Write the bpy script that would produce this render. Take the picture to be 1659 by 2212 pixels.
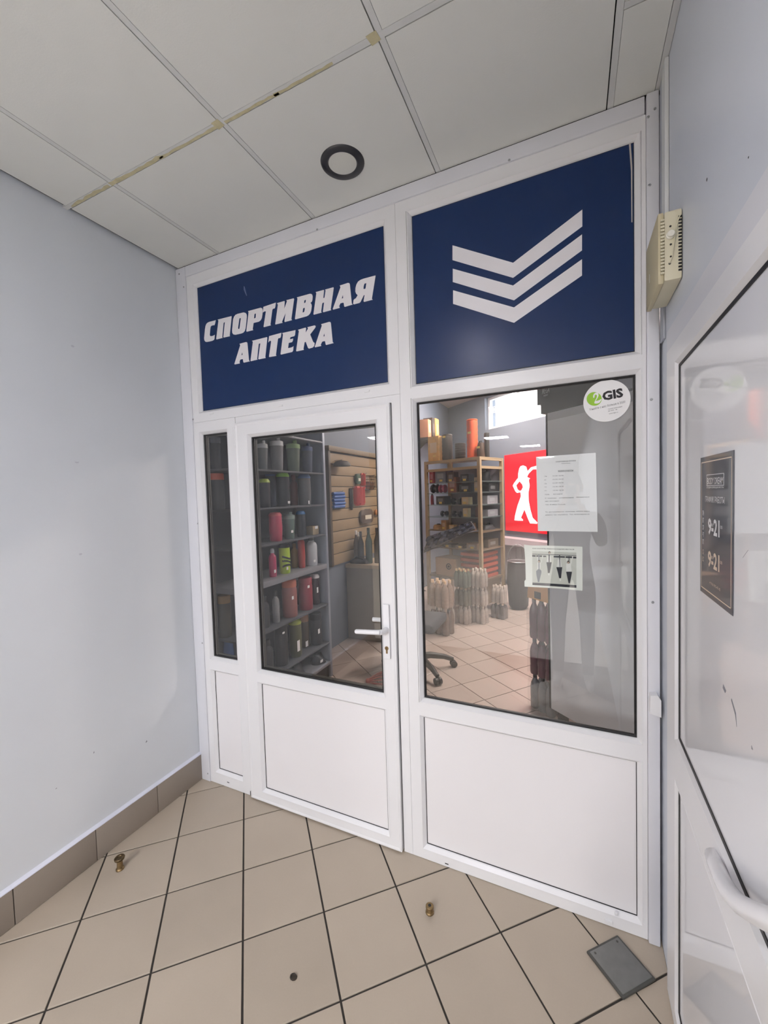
import bpy, bmesh, math, random
from mathutils import Vector, Matrix
from mathutils.geometry import tessellate_polygon

for _o in list(bpy.data.objects):
    bpy.data.objects.remove(_o, do_unlink=True)
scene = bpy.context.scene
COL = scene.collection
random.seed(7)

# ------------------------------------------------------------------ camera
F_PX = 883.29                                   # focal length in pixels of the 1659 x 2212 frame
CAM = Vector((1.99483, -1.65102, 1.62885))
RIGHT = Vector((0.90793654, 0.41802119, -0.03015848))
UP = Vector((0.00960296, 0.05119038, 0.99864274))
FWD = Vector((-0.41899765, 0.90699384, -0.04246338))
cam_d = bpy.data.cameras.new('camera')
cam_d.sensor_fit = 'HORIZONTAL'
cam_d.sensor_width = 36.0
cam_d.lens = 36.0 * F_PX / 1659.0
cam_d.clip_start = 0.02
cam = bpy.data.objects.new('camera', cam_d)
COL.objects.link(cam)
m = Matrix.Identity(4)
for i in range(3):
    m[i][0], m[i][1], m[i][2], m[i][3] = RIGHT[i], UP[i], -FWD[i], CAM[i]
cam.matrix_world = m
scene.camera = cam

# ------------------------------------------------------------------ world, exposure
world = bpy.data.worlds.new('world')
scene.world = world
world.use_nodes = True
world.node_tree.nodes['Background'].inputs[0].default_value = (0.88, 0.94, 1.0, 1)
world.node_tree.nodes['Background'].inputs[1].default_value = 14.0
scene.view_settings.view_transform = 'Standard'
scene.view_settings.look = 'None'
scene.view_settings.gamma = 1.0
scene.view_settings.use_curve_mapping = False
scene.view_settings.exposure = 0.0
scene.cycles.use_denoising = True
scene.cycles.use_light_tree = False
scene.cycles.max_bounces = 7
scene.cycles.diffuse_bounces = 4
scene.cycles.glossy_bounces = 3
scene.cycles.transmission_bounces = 4
scene.cycles.transparent_max_bounces = 14
scene.cycles.use_adaptive_sampling = True
scene.cycles.adaptive_threshold = 0.04
scene.cycles.adaptive_min_samples = 12
scene.cycles.caustics_reflective = False
scene.cycles.caustics_refractive = False
scene.cycles.sample_clamp_indirect = 6.0

HALL_LAMP = 740.0                                # emission of the hall's ceiling lamps
SHOP_FILL = 330.0                                # emission of each unseen lamp added to light the shop
SPOT_LAMP = 55.0


def area_lamp(name, loc, sx, sy, watt, rgb, rot=(0, 0, 0), spread=180):
    l = bpy.data.lights.new(name, 'AREA')
    l.shape = 'RECTANGLE'; l.size = sx; l.size_y = sy; l.energy = watt; l.color = rgb
    l.spread = math.radians(spread)
    o = bpy.data.objects.new(name, l); COL.objects.link(o); o.location = loc; o.rotation_euler = rot
    return o


# ------------------------------------------------------------------ helpers
def ray(px, py):
    return FWD + RIGHT * ((px - 829.5) / F_PX) + UP * ((1106.0 - py) / F_PX)


def at(px, py, ax, v):
    """the point of the plane ax = v that a spot of the photograph shows"""
    d = ray(px, py); k = 'xyz'.index(ax)
    return CAM + d * ((v - CAM[k]) / d[k])


def hit(px, py, P, n):
    d = ray(px, py)
    return CAM + d * ((Vector(P) - CAM).dot(n) / d.dot(n))


def lin(c):
    c = c / 255.0
    return c / 12.92 if c <= 0.04045 else ((c + 0.055) / 1.055) ** 2.4


def rgb(r, g, b):
    return (lin(r), lin(g), lin(b), 1.0)


MATS = {}


def mat(name, col, rough=0.5, metal=0.0, var=0.03, scale=6.0, bump=0.0, bscale=80.0, coat=0.0, spec=0.5, emit=None, estr=0.0):
    if name in MATS:
        return MATS[name]
    m = bpy.data.materials.new(name); m.use_nodes = True
    nt = m.node_tree; b = nt.nodes['Principled BSDF']
    c = rgb(*col)
    tc = nt.nodes.new('ShaderNodeTexCoord')
    nz = nt.nodes.new('ShaderNodeTexNoise'); nz.inputs['Scale'].default_value = scale; nz.inputs['Detail'].default_value = 2
    nt.links.new(tc.outputs['Object'], nz.inputs['Vector'])
    mx = nt.nodes.new('ShaderNodeMix'); mx.data_type = 'RGBA'
    mx.inputs['A'].default_value = tuple(max(0, x * (1 - var * 2.2)) for x in c[:3]) + (1,)
    mx.inputs['B'].default_value = tuple(min(1, x * (1 + var * 2.2)) for x in c[:3]) + (1,)
    nt.links.new(nz.outputs['Fac'], mx.inputs['Factor'])
    nt.links.new(mx.outputs['Result'], b.inputs['Base Color'])
    b.inputs['Roughness'].default_value = rough
    b.inputs['Metallic'].default_value = metal
    b.inputs['Specular IOR Level'].default_value = spec
    b.inputs['Coat Weight'].default_value = coat
    b.inputs['Coat Roughness'].default_value = 0.04
    if bump > 0:
        n2 = nt.nodes.new('ShaderNodeTexNoise'); n2.inputs['Scale'].default_value = bscale; n2.inputs['Detail'].default_value = 1
        nt.links.new(tc.outputs['Object'], n2.inputs['Vector'])
        bp_ = nt.nodes.new('ShaderNodeBump'); bp_.inputs['Strength'].default_value = bump; bp_.inputs['Distance'].default_value = 0.002
        nt.links.new(n2.outputs['Fac'], bp_.inputs['Height'])
        nt.links.new(bp_.outputs['Normal'], b.inputs['Normal'])
    if emit:
        b.inputs['Emission Color'].default_value = rgb(*emit)
        b.inputs['Emission Strength'].default_value = estr
    MATS[name] = m
    return m


def glass_mat(name, tint=(255, 255, 255), ior=1.52, rough=0.0, haze=0.0):
    """clear sheet: straight-through transmission plus Fresnel reflection"""
    if name in MATS:
        return MATS[name]
    m = bpy.data.materials.new(name); m.use_nodes = True
    nt = m.node_tree; nt.nodes.clear()
    out = nt.nodes.new('ShaderNodeOutputMaterial')
    tr = nt.nodes.new('ShaderNodeBsdfTransparent'); tr.inputs['Color'].default_value = rgb(*tint)
    gl = nt.nodes.new('ShaderNodeBsdfGlossy'); gl.inputs['Roughness'].default_value = rough
    gl.inputs['Color'].default_value = (1, 1, 1, 1)
    fr = nt.nodes.new('ShaderNodeFresnel'); fr.inputs['IOR'].default_value = ior
    geo = nt.nodes.new('ShaderNodeNewGeometry')
    # the back face sees the inverse index, so that both faces of the sheet mirror alike
    mm = nt.nodes.new('ShaderNodeMix'); mm.data_type = 'FLOAT'
    mm.inputs['A'].default_value = ior; mm.inputs['B'].default_value = 1.0 / ior
    nt.links.new(geo.outputs['Backfacing'], mm.inputs['Factor'])
    nt.links.new(mm.outputs['Result'], fr.inputs['IOR'])
    mx = nt.nodes.new('ShaderNodeMixShader')
    nt.links.new(fr.outputs[0], mx.inputs[0]); nt.links.new(tr.outputs[0], mx.inputs[1]); nt.links.new(gl.outputs[0], mx.inputs[2])
    last = mx
    if haze > 0:
        df = nt.nodes.new('ShaderNodeBsdfDiffuse'); df.inputs['Color'].default_value = rgb(*tint)
        m2 = nt.nodes.new('ShaderNodeMixShader'); m2.inputs[0].default_value = haze
        nt.links.new(mx.outputs[0], m2.inputs[1]); nt.links.new(df.outputs[0], m2.inputs[2]); last = m2
    nt.links.new(last.outputs[0], out.inputs[0])
    MATS[name] = m
    return m


def lamp_mat(name, col, strength):
    m = bpy.data.materials.new(name); m.use_nodes = True
    nt = m.node_tree; nt.nodes.clear()
    out = nt.nodes.new('ShaderNodeOutputMaterial'); e = nt.nodes.new('ShaderNodeEmission')
    e.inputs[0].default_value = rgb(*col); e.inputs[1].default_value = strength
    nt.links.new(e.outputs[0], out.inputs[0])
    return m


ORG = {}


def reg(o, org):
    ORG[o.name] = Vector(org)


class MB:
    """collects shapes in world coordinates (or through a matrix) and builds ONE mesh object"""

    def __init__(self, M=None):
        self.v = []; self.f = []; self.M = M

    def add(self, vs, fs):
        n = len(self.v)
        if self.M is not None:
            vs = [self.M @ Vector(p) for p in vs]
        self.v += [tuple(p) for p in vs]
        self.f += [tuple(i + n for i in f) for f in fs]
        return self

    def box(self, x0, x1, y0, y1, z0, z1):
        vs = [(x, y, z) for z in (z0, z1) for y in (y0, y1) for x in (x0, x1)]
        return self.add(vs, [(0, 2, 3, 1), (4, 5, 7, 6), (0, 1, 5, 4), (2, 6, 7, 3), (0, 4, 6, 2), (1, 3, 7, 5)])

    def rbox(self, x0, x1, y0, y1, z0, z1, r=0.004):
        """box with chamfered edges"""
        r = min(r, (x1 - x0) * .49, (y1 - y0) * .49, (z1 - z0) * .49)
        bm = bmesh.new()
        bmesh.ops.create_cube(bm, size=1.0)
        for v in bm.verts:
            v.co = Vector(((x0 + x1) / 2 + v.co.x * (x1 - x0), (y0 + y1) / 2 + v.co.y * (y1 - y0), (z0 + z1) / 2 + v.co.z * (z1 - z0)))
        bmesh.ops.bevel(bm, geom=list(bm.edges), offset=r, segments=2, profile=.6, affect='EDGES')
        bm.verts.ensure_lookup_table(); bm.verts.index_update()
        vs = [v.co.copy() for v in bm.verts]; fs = [[v.index for v in f.verts] for f in bm.faces]
        bm.free()
        return self.add(vs, fs)

    def obox(self, O, U, V, W):
        """box from a corner and three edge vectors"""
        O, U, V, W = map(Vector, (O, U, V, W))
        vs = [O + U * a + V * b + W * c for c in (0, 1) for b in (0, 1) for a in (0, 1)]
        return self.add(vs, [(0, 2, 3, 1), (4, 5, 7, 6), (0, 1, 5, 4), (2, 6, 7, 3), (0, 4, 6, 2), (1, 3, 7, 5)])

    def frame(self, x0, x1, z0, z1, prof, closed=True):
        """mitred rectangular frame in the x-z plane; profile of (inset, y)"""
        vs = []
        for (d, y) in prof:
            vs += [(x0 + d, y, z0 + d), (x1 - d, y, z0 + d), (x1 - d, y, z1 - d), (x0 + d, y, z1 - d)]
        n = len(prof); fs = []
        rng = n if closed else n - 1
        for k in range(rng):
            a = k * 4; b = ((k + 1) % n) * 4
            for c in range(4):
                d = (c + 1) % 4
                fs.append((a + c, a + d, b + d, b + c))
        return self.add(vs, fs)

    def prism(self, loops, n):
        """flat outline(s) with holes, given as 3-D points, thickened along n"""
        n = Vector(n)
        loops = [[Vector(p) for p in l] for l in loops]
        tri = tessellate_polygon(loops)
        flat = [p for l in loops for p in l]
        k = len(flat)
        vs = flat + [p + n for p in flat]
        fs = [tuple(t) for t in tri] + [tuple(reversed([i + k for i in t])) for t in tri]
        o = 0
        for l in loops:
            L = len(l)
            for i in range(L):
                j = (i + 1) % L
                fs.append((o + i, o + j, o + j + k, o + i + k))
            o += L
        return self.add(vs, fs)

    def lathe(self, prof, loc=(0, 0, 0), seg=20, axis='z', sx=1.0, sy=1.0):
        vs = []; fs = []
        n = len(prof)
        for (r, h) in prof:
            for s in range(seg):
                a = 2 * math.pi * s / seg
                p = (r * sx * math.cos(a), r * sy * math.sin(a), h)
                if axis == 'y': p = (p[0], h, p[1])
                if axis == 'x': p = (h, p[0], p[1])
                vs.append((p[0] + loc[0], p[1] + loc[1], p[2] + loc[2]))
        for k in range(n - 1):
            for s in range(seg):
                t = (s + 1) % seg
                fs.append((k * seg + s, k * seg + t, (k + 1) * seg + t, (k + 1) * seg + s))
        fs.append(tuple(range(seg - 1, -1, -1)))
        fs.append(tuple((n - 1) * seg + s for s in range(seg)))
        return self.add(vs, fs)

    def tube(self, pts, r, seg=10):
        pts = [Vector(p) for p in pts]
        rs = r if isinstance(r, (list, tuple)) else [r] * len(pts)
        vs = []; fs = []
        prev = None
        for i, p in enumerate(pts):
            t = (pts[min(i + 1, len(pts) - 1)] - pts[max(i - 1, 0)]).normalized()
            if prev is None:
                u = t.orthogonal().normalized()
            else:
                u = (prev - t * prev.dot(t)).normalized()
            prev = u
            w = t.cross(u)
            for s in range(seg):
                a = 2 * math.pi * s / seg
                vs.append(p + (u * math.cos(a) + w * math.sin(a)) * rs[i])
        n = len(pts)
        for k in range(n - 1):
            for s in range(seg):
                t = (s + 1) % seg
                fs.append((k * seg + s, k * seg + t, (k + 1) * seg + t, (k + 1) * seg + s))
        fs.append(tuple(range(seg - 1, -1, -1))); fs.append(tuple((n - 1) * seg + s for s in range(seg)))
        return self.add(vs, fs)

    def build(self, name, material, parent=None, smooth=30, org=None):
        if parent is not None:
            base = ORG[parent.name]
        else:
            if org is None:
                xs = list(zip(*self.v))
                org = ((min(xs[0]) + max(xs[0])) / 2, (min(xs[1]) + max(xs[1])) / 2, min(xs[2]))
            base = Vector(org)
        me = bpy.data.meshes.new(name)
        me.from_pydata([tuple(Vector(p) - base) for p in self.v], [], self.f)
        bm = bmesh.new(); bm.from_mesh(me); bmesh.ops.recalc_face_normals(bm, faces=bm.faces); bm.to_mesh(me); bm.free()
        if smooth:
            for p in me.polygons: p.use_smooth = True
            me.set_sharp_from_angle(angle=math.radians(smooth))
        me.materials.append(material)
        o = bpy.data.objects.new(name, me); COL.objects.link(o)
        if parent is not None:
            o.parent = parent
        else:
            o.location = base
        reg(o, base)
        return o


def tag(o, label=None, cat=None, group=None, kind=None):
    if label: o['label'] = label
    if cat: o['category'] = cat
    if group: o['group'] = group
    if kind: o['kind'] = kind
    return o


def thing(name, label, cat, loc, group=None):
    o = bpy.data.objects.new(name, None); COL.objects.link(o)
    o.empty_display_size = .05; o.location = loc
    reg(o, loc)
    return tag(o, label, cat, group)


def struct(o, label=None):
    o['kind'] = 'structure'
    if label: o['label'] = label
    return o


def sroot(name, loc, label=None):
    o = bpy.data.objects.new(name, None); COL.objects.link(o); o.location = loc; o.empty_display_size = .05
    reg(o, loc)
    return struct(o, label)


def copy_tree(o, parent=None, label=None, loc=None, rz=None):
    c = o.copy(); COL.objects.link(c)
    c.parent = parent
    ORG[c.name] = ORG[o.name].copy()
    if label: c['label'] = label
    if loc is not None: c.location = loc; ORG[c.name] = Vector(loc)
    if rz is not None: c.rotation_euler.z = rz
    for ch in [x for x in bpy.data.objects if x.parent == o]:
        copy_tree(ch, c)
    return c


def text_flat(body, bold=0.0, shear=0.0, spacing=1.0):
    cu = bpy.data.curves.new('txt', 'FONT'); cu.body = body; cu.resolution_u = 2
    cu.offset = bold; cu.shear = shear; cu.space_character = spacing
    o = bpy.data.objects.new('txt', cu); COL.objects.link(o)
    dg = bpy.context.evaluated_depsgraph_get(); dg.update()
    me = bpy.data.meshes.new_from_object(o.evaluated_get(dg))
    vs = [v.co.copy() for v in me.vertices]; fs = [tuple(p.vertices) for p in me.polygons]
    bpy.data.meshes.remove(me); bpy.data.objects.remove(o, do_unlink=True); bpy.data.curves.remove(cu)
    return vs, fs


def text_on(mb, body, O, U, V, N, height, width=None, align='l', bold=0.0, shear=0.0):
    """print a line of text: O baseline point, U along the line, V up, N out of the sheet; cap height in metres"""
    vs, fs = text_flat(body, bold, shear)
    if not vs: return mb
    U, V, N, O = Vector(U).normalized(), Vector(V).normalized(), Vector(N), Vector(O)
    x0 = min(p.x for p in vs); x1 = max(p.x for p in vs)
    s = height / 0.728
    sx = s if width is None else width / (x1 - x0)
    off = {'l': x0, 'c': (x0 + x1) / 2, 'r': x1}[align]
    return mb.add([O + U * ((p.x - off) * sx) + V * (p.y * s) + N for p in vs], fs)


# ------------------------------------------------------------------ materials
M_PVC = mat('white pvc', (236, 236, 238), .28, var=.008, spec=.5)
M_PVC2 = mat('lavender white trim', (224, 225, 231), .35, var=.012)
M_PANEL = mat('white sandwich panel', (238, 236, 238), .32, var=.01, scale=2)
M_BLACK = mat('black rubber gasket', (22, 22, 24), .5)
M_GASK = mat('dark grey gasket', (46, 46, 48), .45)
M_GLASS = glass_mat('window glass', (253, 254, 254), 1.50)
M_NAVY = mat('navy film', (26, 48, 90), .26, var=.03, scale=3, spec=.28)
M_FILMW = mat('white film', (236, 234, 238), .35)
M_WALL = mat('grey lavender wall paint', (224, 228, 232), .6, var=.02, scale=2.5, bump=.12, bscale=60)
M_WALLR = mat('blue grey wall paint', (214, 219, 228), .4, var=.02, scale=2.5)
M_CEIL = mat('ceiling tile', (226, 227, 222), .75, var=.015, scale=4, bump=.1, bscale=200)
M_BAR = mat('ceiling bar', (214, 215, 213), .6)
M_STEEL = mat('zinc screw', (170, 172, 176), .35, metal=.9)
M_BRASS = mat('worn brass', (140, 118, 84), .42, metal=.85, var=.15, scale=90)
M_GREYMETAL = mat('grey metal', (122, 122, 120), .42, metal=.35, var=.08, scale=30)
M_STAIN = mat('yellowed glue', (196, 188, 152), .7, var=.12, scale=40)
M_PAPER = mat('paper', (248, 248, 248), .55, var=.01)
M_INK = mat('black ink', (34, 34, 38), .6)
M_CREAM = mat('aged cream plastic', (218, 212, 186), .4, var=.02)
M_SLOT = mat('dark slot', (26, 26, 26), .6)


def tile_mat(name, col, rough, rnd=.05, grain=.05):
    m = bpy.data.materials.new(name); m.use_nodes = True
    nt = m.node_tree; b = nt.nodes['Principled BSDF']
    c = rgb(*col)
    geo = nt.nodes.new('ShaderNodeNewGeometry')
    inf = nt.nodes.new('ShaderNodeObjectInfo')
    n1 = nt.nodes.new('ShaderNodeTexNoise'); n1.inputs['Scale'].default_value = 5; n1.inputs['Detail'].default_value = 6
    n2 = nt.nodes.new('ShaderNodeTexNoise'); n2.inputs['Scale'].default_value = 160; n2.inputs['Detail'].default_value = 2
    nt.links.new(geo.outputs['Position'], n1.inputs['Vector']); nt.links.new(geo.outputs['Position'], n2.inputs['Vector'])

    def ma(op, a, b_):
        n = nt.nodes.new('ShaderNodeMath'); n.operation = op
        for k, x in enumerate((a, b_)):
            if isinstance(x, float): n.inputs[k].default_value = x
            else: nt.links.new(x, n.inputs[k])
        return n.outputs[0]
    v = ma('ADD', ma('MULTIPLY', inf.outputs['Random'], rnd * 2), ma('ADD', ma('MULTIPLY', n1.outputs['Fac'], grain * 2.6), ma('MULTIPLY', n2.outputs['Fac'], grain)))
    v = ma('ADD', v, 1.0 - rnd - grain * 1.8)
    mx = nt.nodes.new('ShaderNodeMix'); mx.data_type = 'RGBA'; mx.blend_type = 'MULTIPLY'; mx.inputs['Factor'].default_value = 1
    mx.inputs['A'].default_value = c
    nt.links.new(v, mx.inputs['B'])
    nt.links.new(mx.outputs['Result'], b.inputs['Base Color'])
    b.inputs['Roughness'].default_value = rough
    bp_ = nt.nodes.new('ShaderNodeBump'); bp_.inputs['Strength'].default_value = .1; bp_.inputs['Distance'].default_value = .001
    nt.links.new(n2.outputs['Fac'], bp_.inputs['Height']); nt.links.new(bp_.outputs['Normal'], b.inputs['Normal'])
    return m


M_TILE = tile_mat('beige floor tile', (182, 169, 152), .42)
M_SHOPTILE = tile_mat('warm beige shop tile', (192, 176, 166), .3)
M_BASE = tile_mat('taupe skirting tile', (150, 139, 128), .4)
M_HALL = mat('light hall paint', (226, 226, 228), .6)
M_HFLOOR = mat('light hall floor', (196, 188, 178), .4)
M_GROUT = mat('dark grout', (62, 58, 54), .9, var=.1, scale=60)

XR = 2.270       # right wall
H = 2.915        # ceiling of the entrance and the hall
SH = 3.40        # ceiling of the shop
TH = math.radians(50.3)
D1 = Vector((-math.sin(TH), math.cos(TH), 0))      # the shop's window wall runs along D1
D2 = Vector((math.cos(TH), math.sin(TH), 0))
W0 = Vector((1.095, 5.60, 0))                      # foot of the shop's window wall
XI = -0.36                                          # left wall of the shop
Z3 = Vector((0, 0, 1))


def clip(poly, edges):
    """clip a convex polygon (x, y) with half planes (px, py, nx, ny): keep n.(p - P) >= 0"""
    for (px, py, nx, ny) in edges:
        out = []
        for i in range(len(poly)):
            a, b = poly[i], poly[(i + 1) % len(poly)]
            da = (a[0] - px) * nx + (a[1] - py) * ny; db = (b[0] - px) * nx + (b[1] - py) * ny
            if da >= 0: out.append(a)
            if da * db < 0:
                t = da / (da - db); out.append((a[0] + (b[0] - a[0]) * t, a[1] + (b[1] - a[1]) * t))
        poly = out
        if len(poly) < 3: return []
    return poly


def area(poly):
    return abs(sum(poly[i][0] * poly[(i + 1) % len(poly)][1] - poly[(i + 1) % len(poly)][0] * poly[i][1] for i in range(len(poly)))) / 2


def lay_tiles(parent, material, org, ang, size, gap, edges, irange, jrange, keep=None, top=0.0):
    ca, sa = math.cos(ang), math.sin(ang)
    full = None
    for i in irange:
        for j in jrange:
            cs = [(i, j), (i + 1, j), (i + 1, j + 1), (i, j + 1)]
            g = gap / size / 2
            loc = [(i + g, j + g), (i + 1 - g, j + g), (i + 1 - g, j + 1 - g), (i + g, j + 1 - g)]
            w = [(org[0] + size * (a * ca - b * sa), org[1] + size * (a * sa + b * ca)) for a, b in loc]
            p = clip(w, edges)
            if not p or area(p) < 1e-4: continue
            cx = sum(q[0] for q in p) / len(p); cy = sum(q[1] for q in p) / len(p)
            if keep and not keep(cx, cy): continue
            whole = len(p) == 4 and abs(area(p) - area(w)) < 1e-7
            if whole and full is not None:
                o = full.copy(); COL.objects.link(o); o.location = Vector((cx, cy, 0)) - ORG[parent.name]
                continue
            c = .0012
            ins = []
            for q in p:
                d = Vector((cx - q[0], cy - q[1])); L = d.length; d = d / L * min(c * 1.4, L * .3)
                ins.append((q[0] + d.x, q[1] + d.y))
            n = len(p)
            vs = [(q[0], q[1], top - .006) for q in p] + [(q[0], q[1], top - .001) for q in p] + [(q[0], q[1], top) for q in ins]
            fs = [tuple(range(2 * n, 3 * n))] + [(a * n + k, a * n + (k + 1) % n, (a + 1) * n + (k + 1) % n, (a + 1) * n + k) for a in (0, 1) for k in range(n)]
            me = bpy.data.meshes.new('tile'); me.from_pydata([(x - cx, y - cy, z) for x, y, z in vs], [], fs)
            bm = bmesh.new(); bm.from_mesh(me); bmesh.ops.recalc_face_normals(bm, faces=bm.faces)
            if sum(f.normal.z * f.calc_area() for f in bm.faces) < 0:
                bmesh.ops.reverse_faces(bm, faces=bm.faces)
            bm.to_mesh(me); bm.free(); me.materials.append(material)
            o = bpy.data.objects.new('tile', me); COL.objects.link(o); o.parent = parent
            o.location = Vector((cx, cy, 0)) - ORG[parent.name]
            if whole: full = o


# ---- floors
floor = struct(MB().box(-6.0, XR + .35, -20.0, .05, -.12, -.004).build('floor', M_GROUT, org=(0, 0, 0)), 'beige diagonal floor tiles of the entrance in front of the glazed partition')
lay_tiles(floor, M_TILE, (0.0208, -0.5553), math.radians(43.367), .30147, .0072,
          [(0, 0, 1, 0), (XR, 0, -1, 0), (0, .045, 0, -1)], range(-9, 9), range(-9, 7),
          keep=lambda x, y: y > -2.3 and (x - 2.0) * .42 - (y + 1.65) * .907 < .25)
struct(MB().box(-6.0, XR + .35, -20.0, -2.45, -.004, 0).build('floor', M_HFLOOR), 'plain beige hall floor behind the viewpoint')
sfloor = struct(MB().box(-3.0, 5.2, .05, 8.2, -.12, -.004).build('floor', M_GROUT, org=(1, 3, 0)), 'warm beige tiled floor of the shop behind the glass')
go = at(1110.5, 1492.3, 'z', 0)
lay_tiles(sfloor, M_SHOPTILE, (go.x, go.y), TH, .3015, .006,
          [(0, .055, 0, 1), (XI, 0, 1, 0), (W0.x, W0.y, -D2.x, -D2.y), (2.9, 0, -1, 0)], range(-12, 14), range(-10, 18),
          keep=lambda x, y: y < 6.2 and (x > -.3 or y < 3.2))

# ---- ceiling with lay-in tiles
ceil = struct(MB().box(-6.0, XR + .35, -20.0, .05, H + .012, H + .15).build('ceiling', mat('void above tiles', (24, 24, 24), .9), org=(1, -1, H)), 'suspended ceiling of light grey lay-in tiles above the entrance')
cx_ = [-.284, .3156, .9128, 1.5093, 2.1138, XR]
cy_ = [0.0, -.5388, -1.139, -1.739, -2.339, -2.939]
for i in range(len(cx_) - 1):
    ys = [0.0, -.312, -.911, -1.511, -2.111, -2.711] if i == 4 else cy_
    for j in range(len(ys) - 1):
        a, b = max(0.002, cx_[i]), cx_[i + 1]
        MB().box(a + .0195, b - .0032 if i < 4 else b - .020, ys[j + 1] + .0032, ys[j] - (.0195 if j else .002), H, H + .012).build('ceiling_tile', M_CEIL, ceil, 0)
for i in range(len(cx_) - 1):
    if i:
        MB().box(cx_[i] + .0005, cx_[i] + .0185, -2.939, -.001, H - .0006, H + .009).build('ceiling_bar', M_BAR, ceil, 0)
for y in cy_[1:]:
    MB().box(.001, 2.112, y - .0185, y - .0005, H - .001, H + .009).build('ceiling_bar', M_BAR, ceil, 0)
for y in (-.312, -.911, -1.511):
    MB().box(2.1330, XR - .001, y - .0185, y - .0005, H - .001, H + .009).build('ceiling_bar', M_BAR, ceil, 0)
MB().box(XR - .0185, XR - .001, -2.939, -.001, H - .0006, H + .009).build('ceiling_bar', M_BAR, ceil, 0)
# yellowed glue along the first cross bar
rs = random.Random(3)
for (xa, xb) in ((.04, .30), (.31, .62), (.60, .905), (.93, 1.16), (1.14, 1.36)):
    pts = []
    n = 12
    for k in range(n + 1):
        x = xa + (xb - xa) * k / n
        pts.append((x, -.5415 + .004 * rs.random()))
    low = []
    for k in range(n + 1):
        x = xb - (xb - xa) * k / n
        low.append((x, -.5465 - (.011 if xa < .6 else .004) * rs.random()))
    MB().prism([[(x, y, H - .0016) for x, y in pts + low]], (0, 0, .0005)).build('glue_stain', M_STAIN, ceil, 0)
for (x, y) in ((.905, -.547), (1.500, -.548)):
    MB().prism([[(x - .02, y - .016, H - .0018), (x + .012, y - .018, H - .0018), (x + .016, y + .010, H - .0018), (x - .014, y + .014, H - .0018)]], (0, 0, .0005)).build('glue_stain', M_STAIN, ceil, 0)
hc = mat('hall ceiling', (236, 236, 234), .8)

struct(MB().box(-6.0, XR + .35, -20.0, -2.94, H, H + .012).build('ceiling', hc), 'plain hall ceiling behind the viewpoint')

# ---- left wall, skirting
wl = struct(MB().box(-.20, 0, -2.30, .16, 0, H + .012).build('wall_left', M_WALL, org=(0, -1, 0)), 'pale grey lavender painted wall left of the glazed partition')
M_MARK = mat('filler patch', (208, 210, 216), .7)
M_SCUFF = mat('grey scuff', (140, 142, 150), .7)
for (px, py, s) in ((166, 998, .007), (157, 748, .006), (174, 1197, .006)):
    p = at(px, py, 'x', 0)
    MB().lathe([(s * .4, -.0012), (s, 0), (s * .7, .001), (s * .2, .0016)], tuple(p), 9, 'x', 1.2, .7).build('filler_patch', M_MARK, wl)
for (px, py, w, h) in ((202, 1628, .004, .010), (120, 1705, .006, .004), (315, 1605, .008, .012)):
    p = at(px, py, 'x', 0)
    MB().prism([[p + Vector((.0004, 0, 0)), p + Vector((.0004, w, h * .3)), p + Vector((.0004, w * .7, h)), p + Vector((.0004, w * .1, h * .6))]], (-.0003, 0, 0)).build('scuff', M_SCUFF, wl, 0)
bl = struct(MB().box(0, .006, -2.30, -.002, 0, .148).build('baseboard_left', M_GROUT, org=(0, -1, 0)), 'taupe ceramic skirting tiles along the grey wall')
yj = [-.002, -.2845, -.5875, -.8905, -1.1935, -1.4965, -1.7995, -2.1025, -2.30]
for a, b in zip(yj[:-1], yj[1:]):
    MB().rbox(.004, .013, b + .0015, a - .0015, .001, .150, .0015).build('tile', M_BASE, bl)
MB().prism([[(0.0, -2.30, .149), (.0145, -2.30, .149), (.0125, -2.30, .153), (0, -2.30, .161)]], (0, 2.297, 0)).build('caulk_line', mat('white caulk', (222, 224, 236), .6, bump=.3, bscale=90), bl, 0)

# ---- right wall with the door opening
wr = struct(MB().box(XR, XR + .12, -.115, .16, 0, H + .012).box(XR, XR + .12, -20, -.115, 2.09, H + .012).box(XR, XR + .12, -20, -1.36, 0, 2.09).build('wall_right', M_WALLR, org=(XR, -1, 0)), 'blue grey wall above and beside the white door on the right')
for (px, py, s) in ((1527, 388, .004), (1617, 340, .002), (1536, 572, .0025)):
    p = at(px, py, 'x', XR)
    MB().lathe([(s, 0), (s * .5, -.0006)], tuple(p), 8, 'x').build('nail_hole', M_SLOT, wr)
struct(MB().box(-6.1, -6.0, -20, -2.3, 0, H).build('wall_hall', M_HALL), 'far hall wall behind the viewpoint')
struct(MB().box(-6.0, -.2, -2.3, -2.15, 0, H).build('wall_hall', M_HALL), 'hall wall beyond the corner of the entrance')
struct(MB().box(-6.0, XR, -20.1, -20, 0, H).build('wall_hall', M_HALL), 'end wall of the hall behind the viewpoint')

# ------------------------------------------------------------------ the glazed partition
YF = 0.0


def bead(mb, x0, x1, z0, z1, yf, w=.018, dep=.017):
    mb.frame(x0 - w, x1 + w, z0 - w, z1 + w, [(0, yf + .03), (0, yf - .0008), (.004, yf - .0014), (w - .002, yf + dep - .005), (w, yf + dep), (w, yf + .03)])
    return mb


def gasket(x0, x1, z0, z1, yf, parent, w=.005, m=None, dep=.017):
    return MB().frame(x0, x1, z0, z1, [(-.001, yf + dep), (w * .5, yf + dep - .001), (w, yf + dep + .002), (w, yf + dep + .012), (-.001, yf + dep + .012)]).build('gasket', m or M_BLACK, parent)


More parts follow.
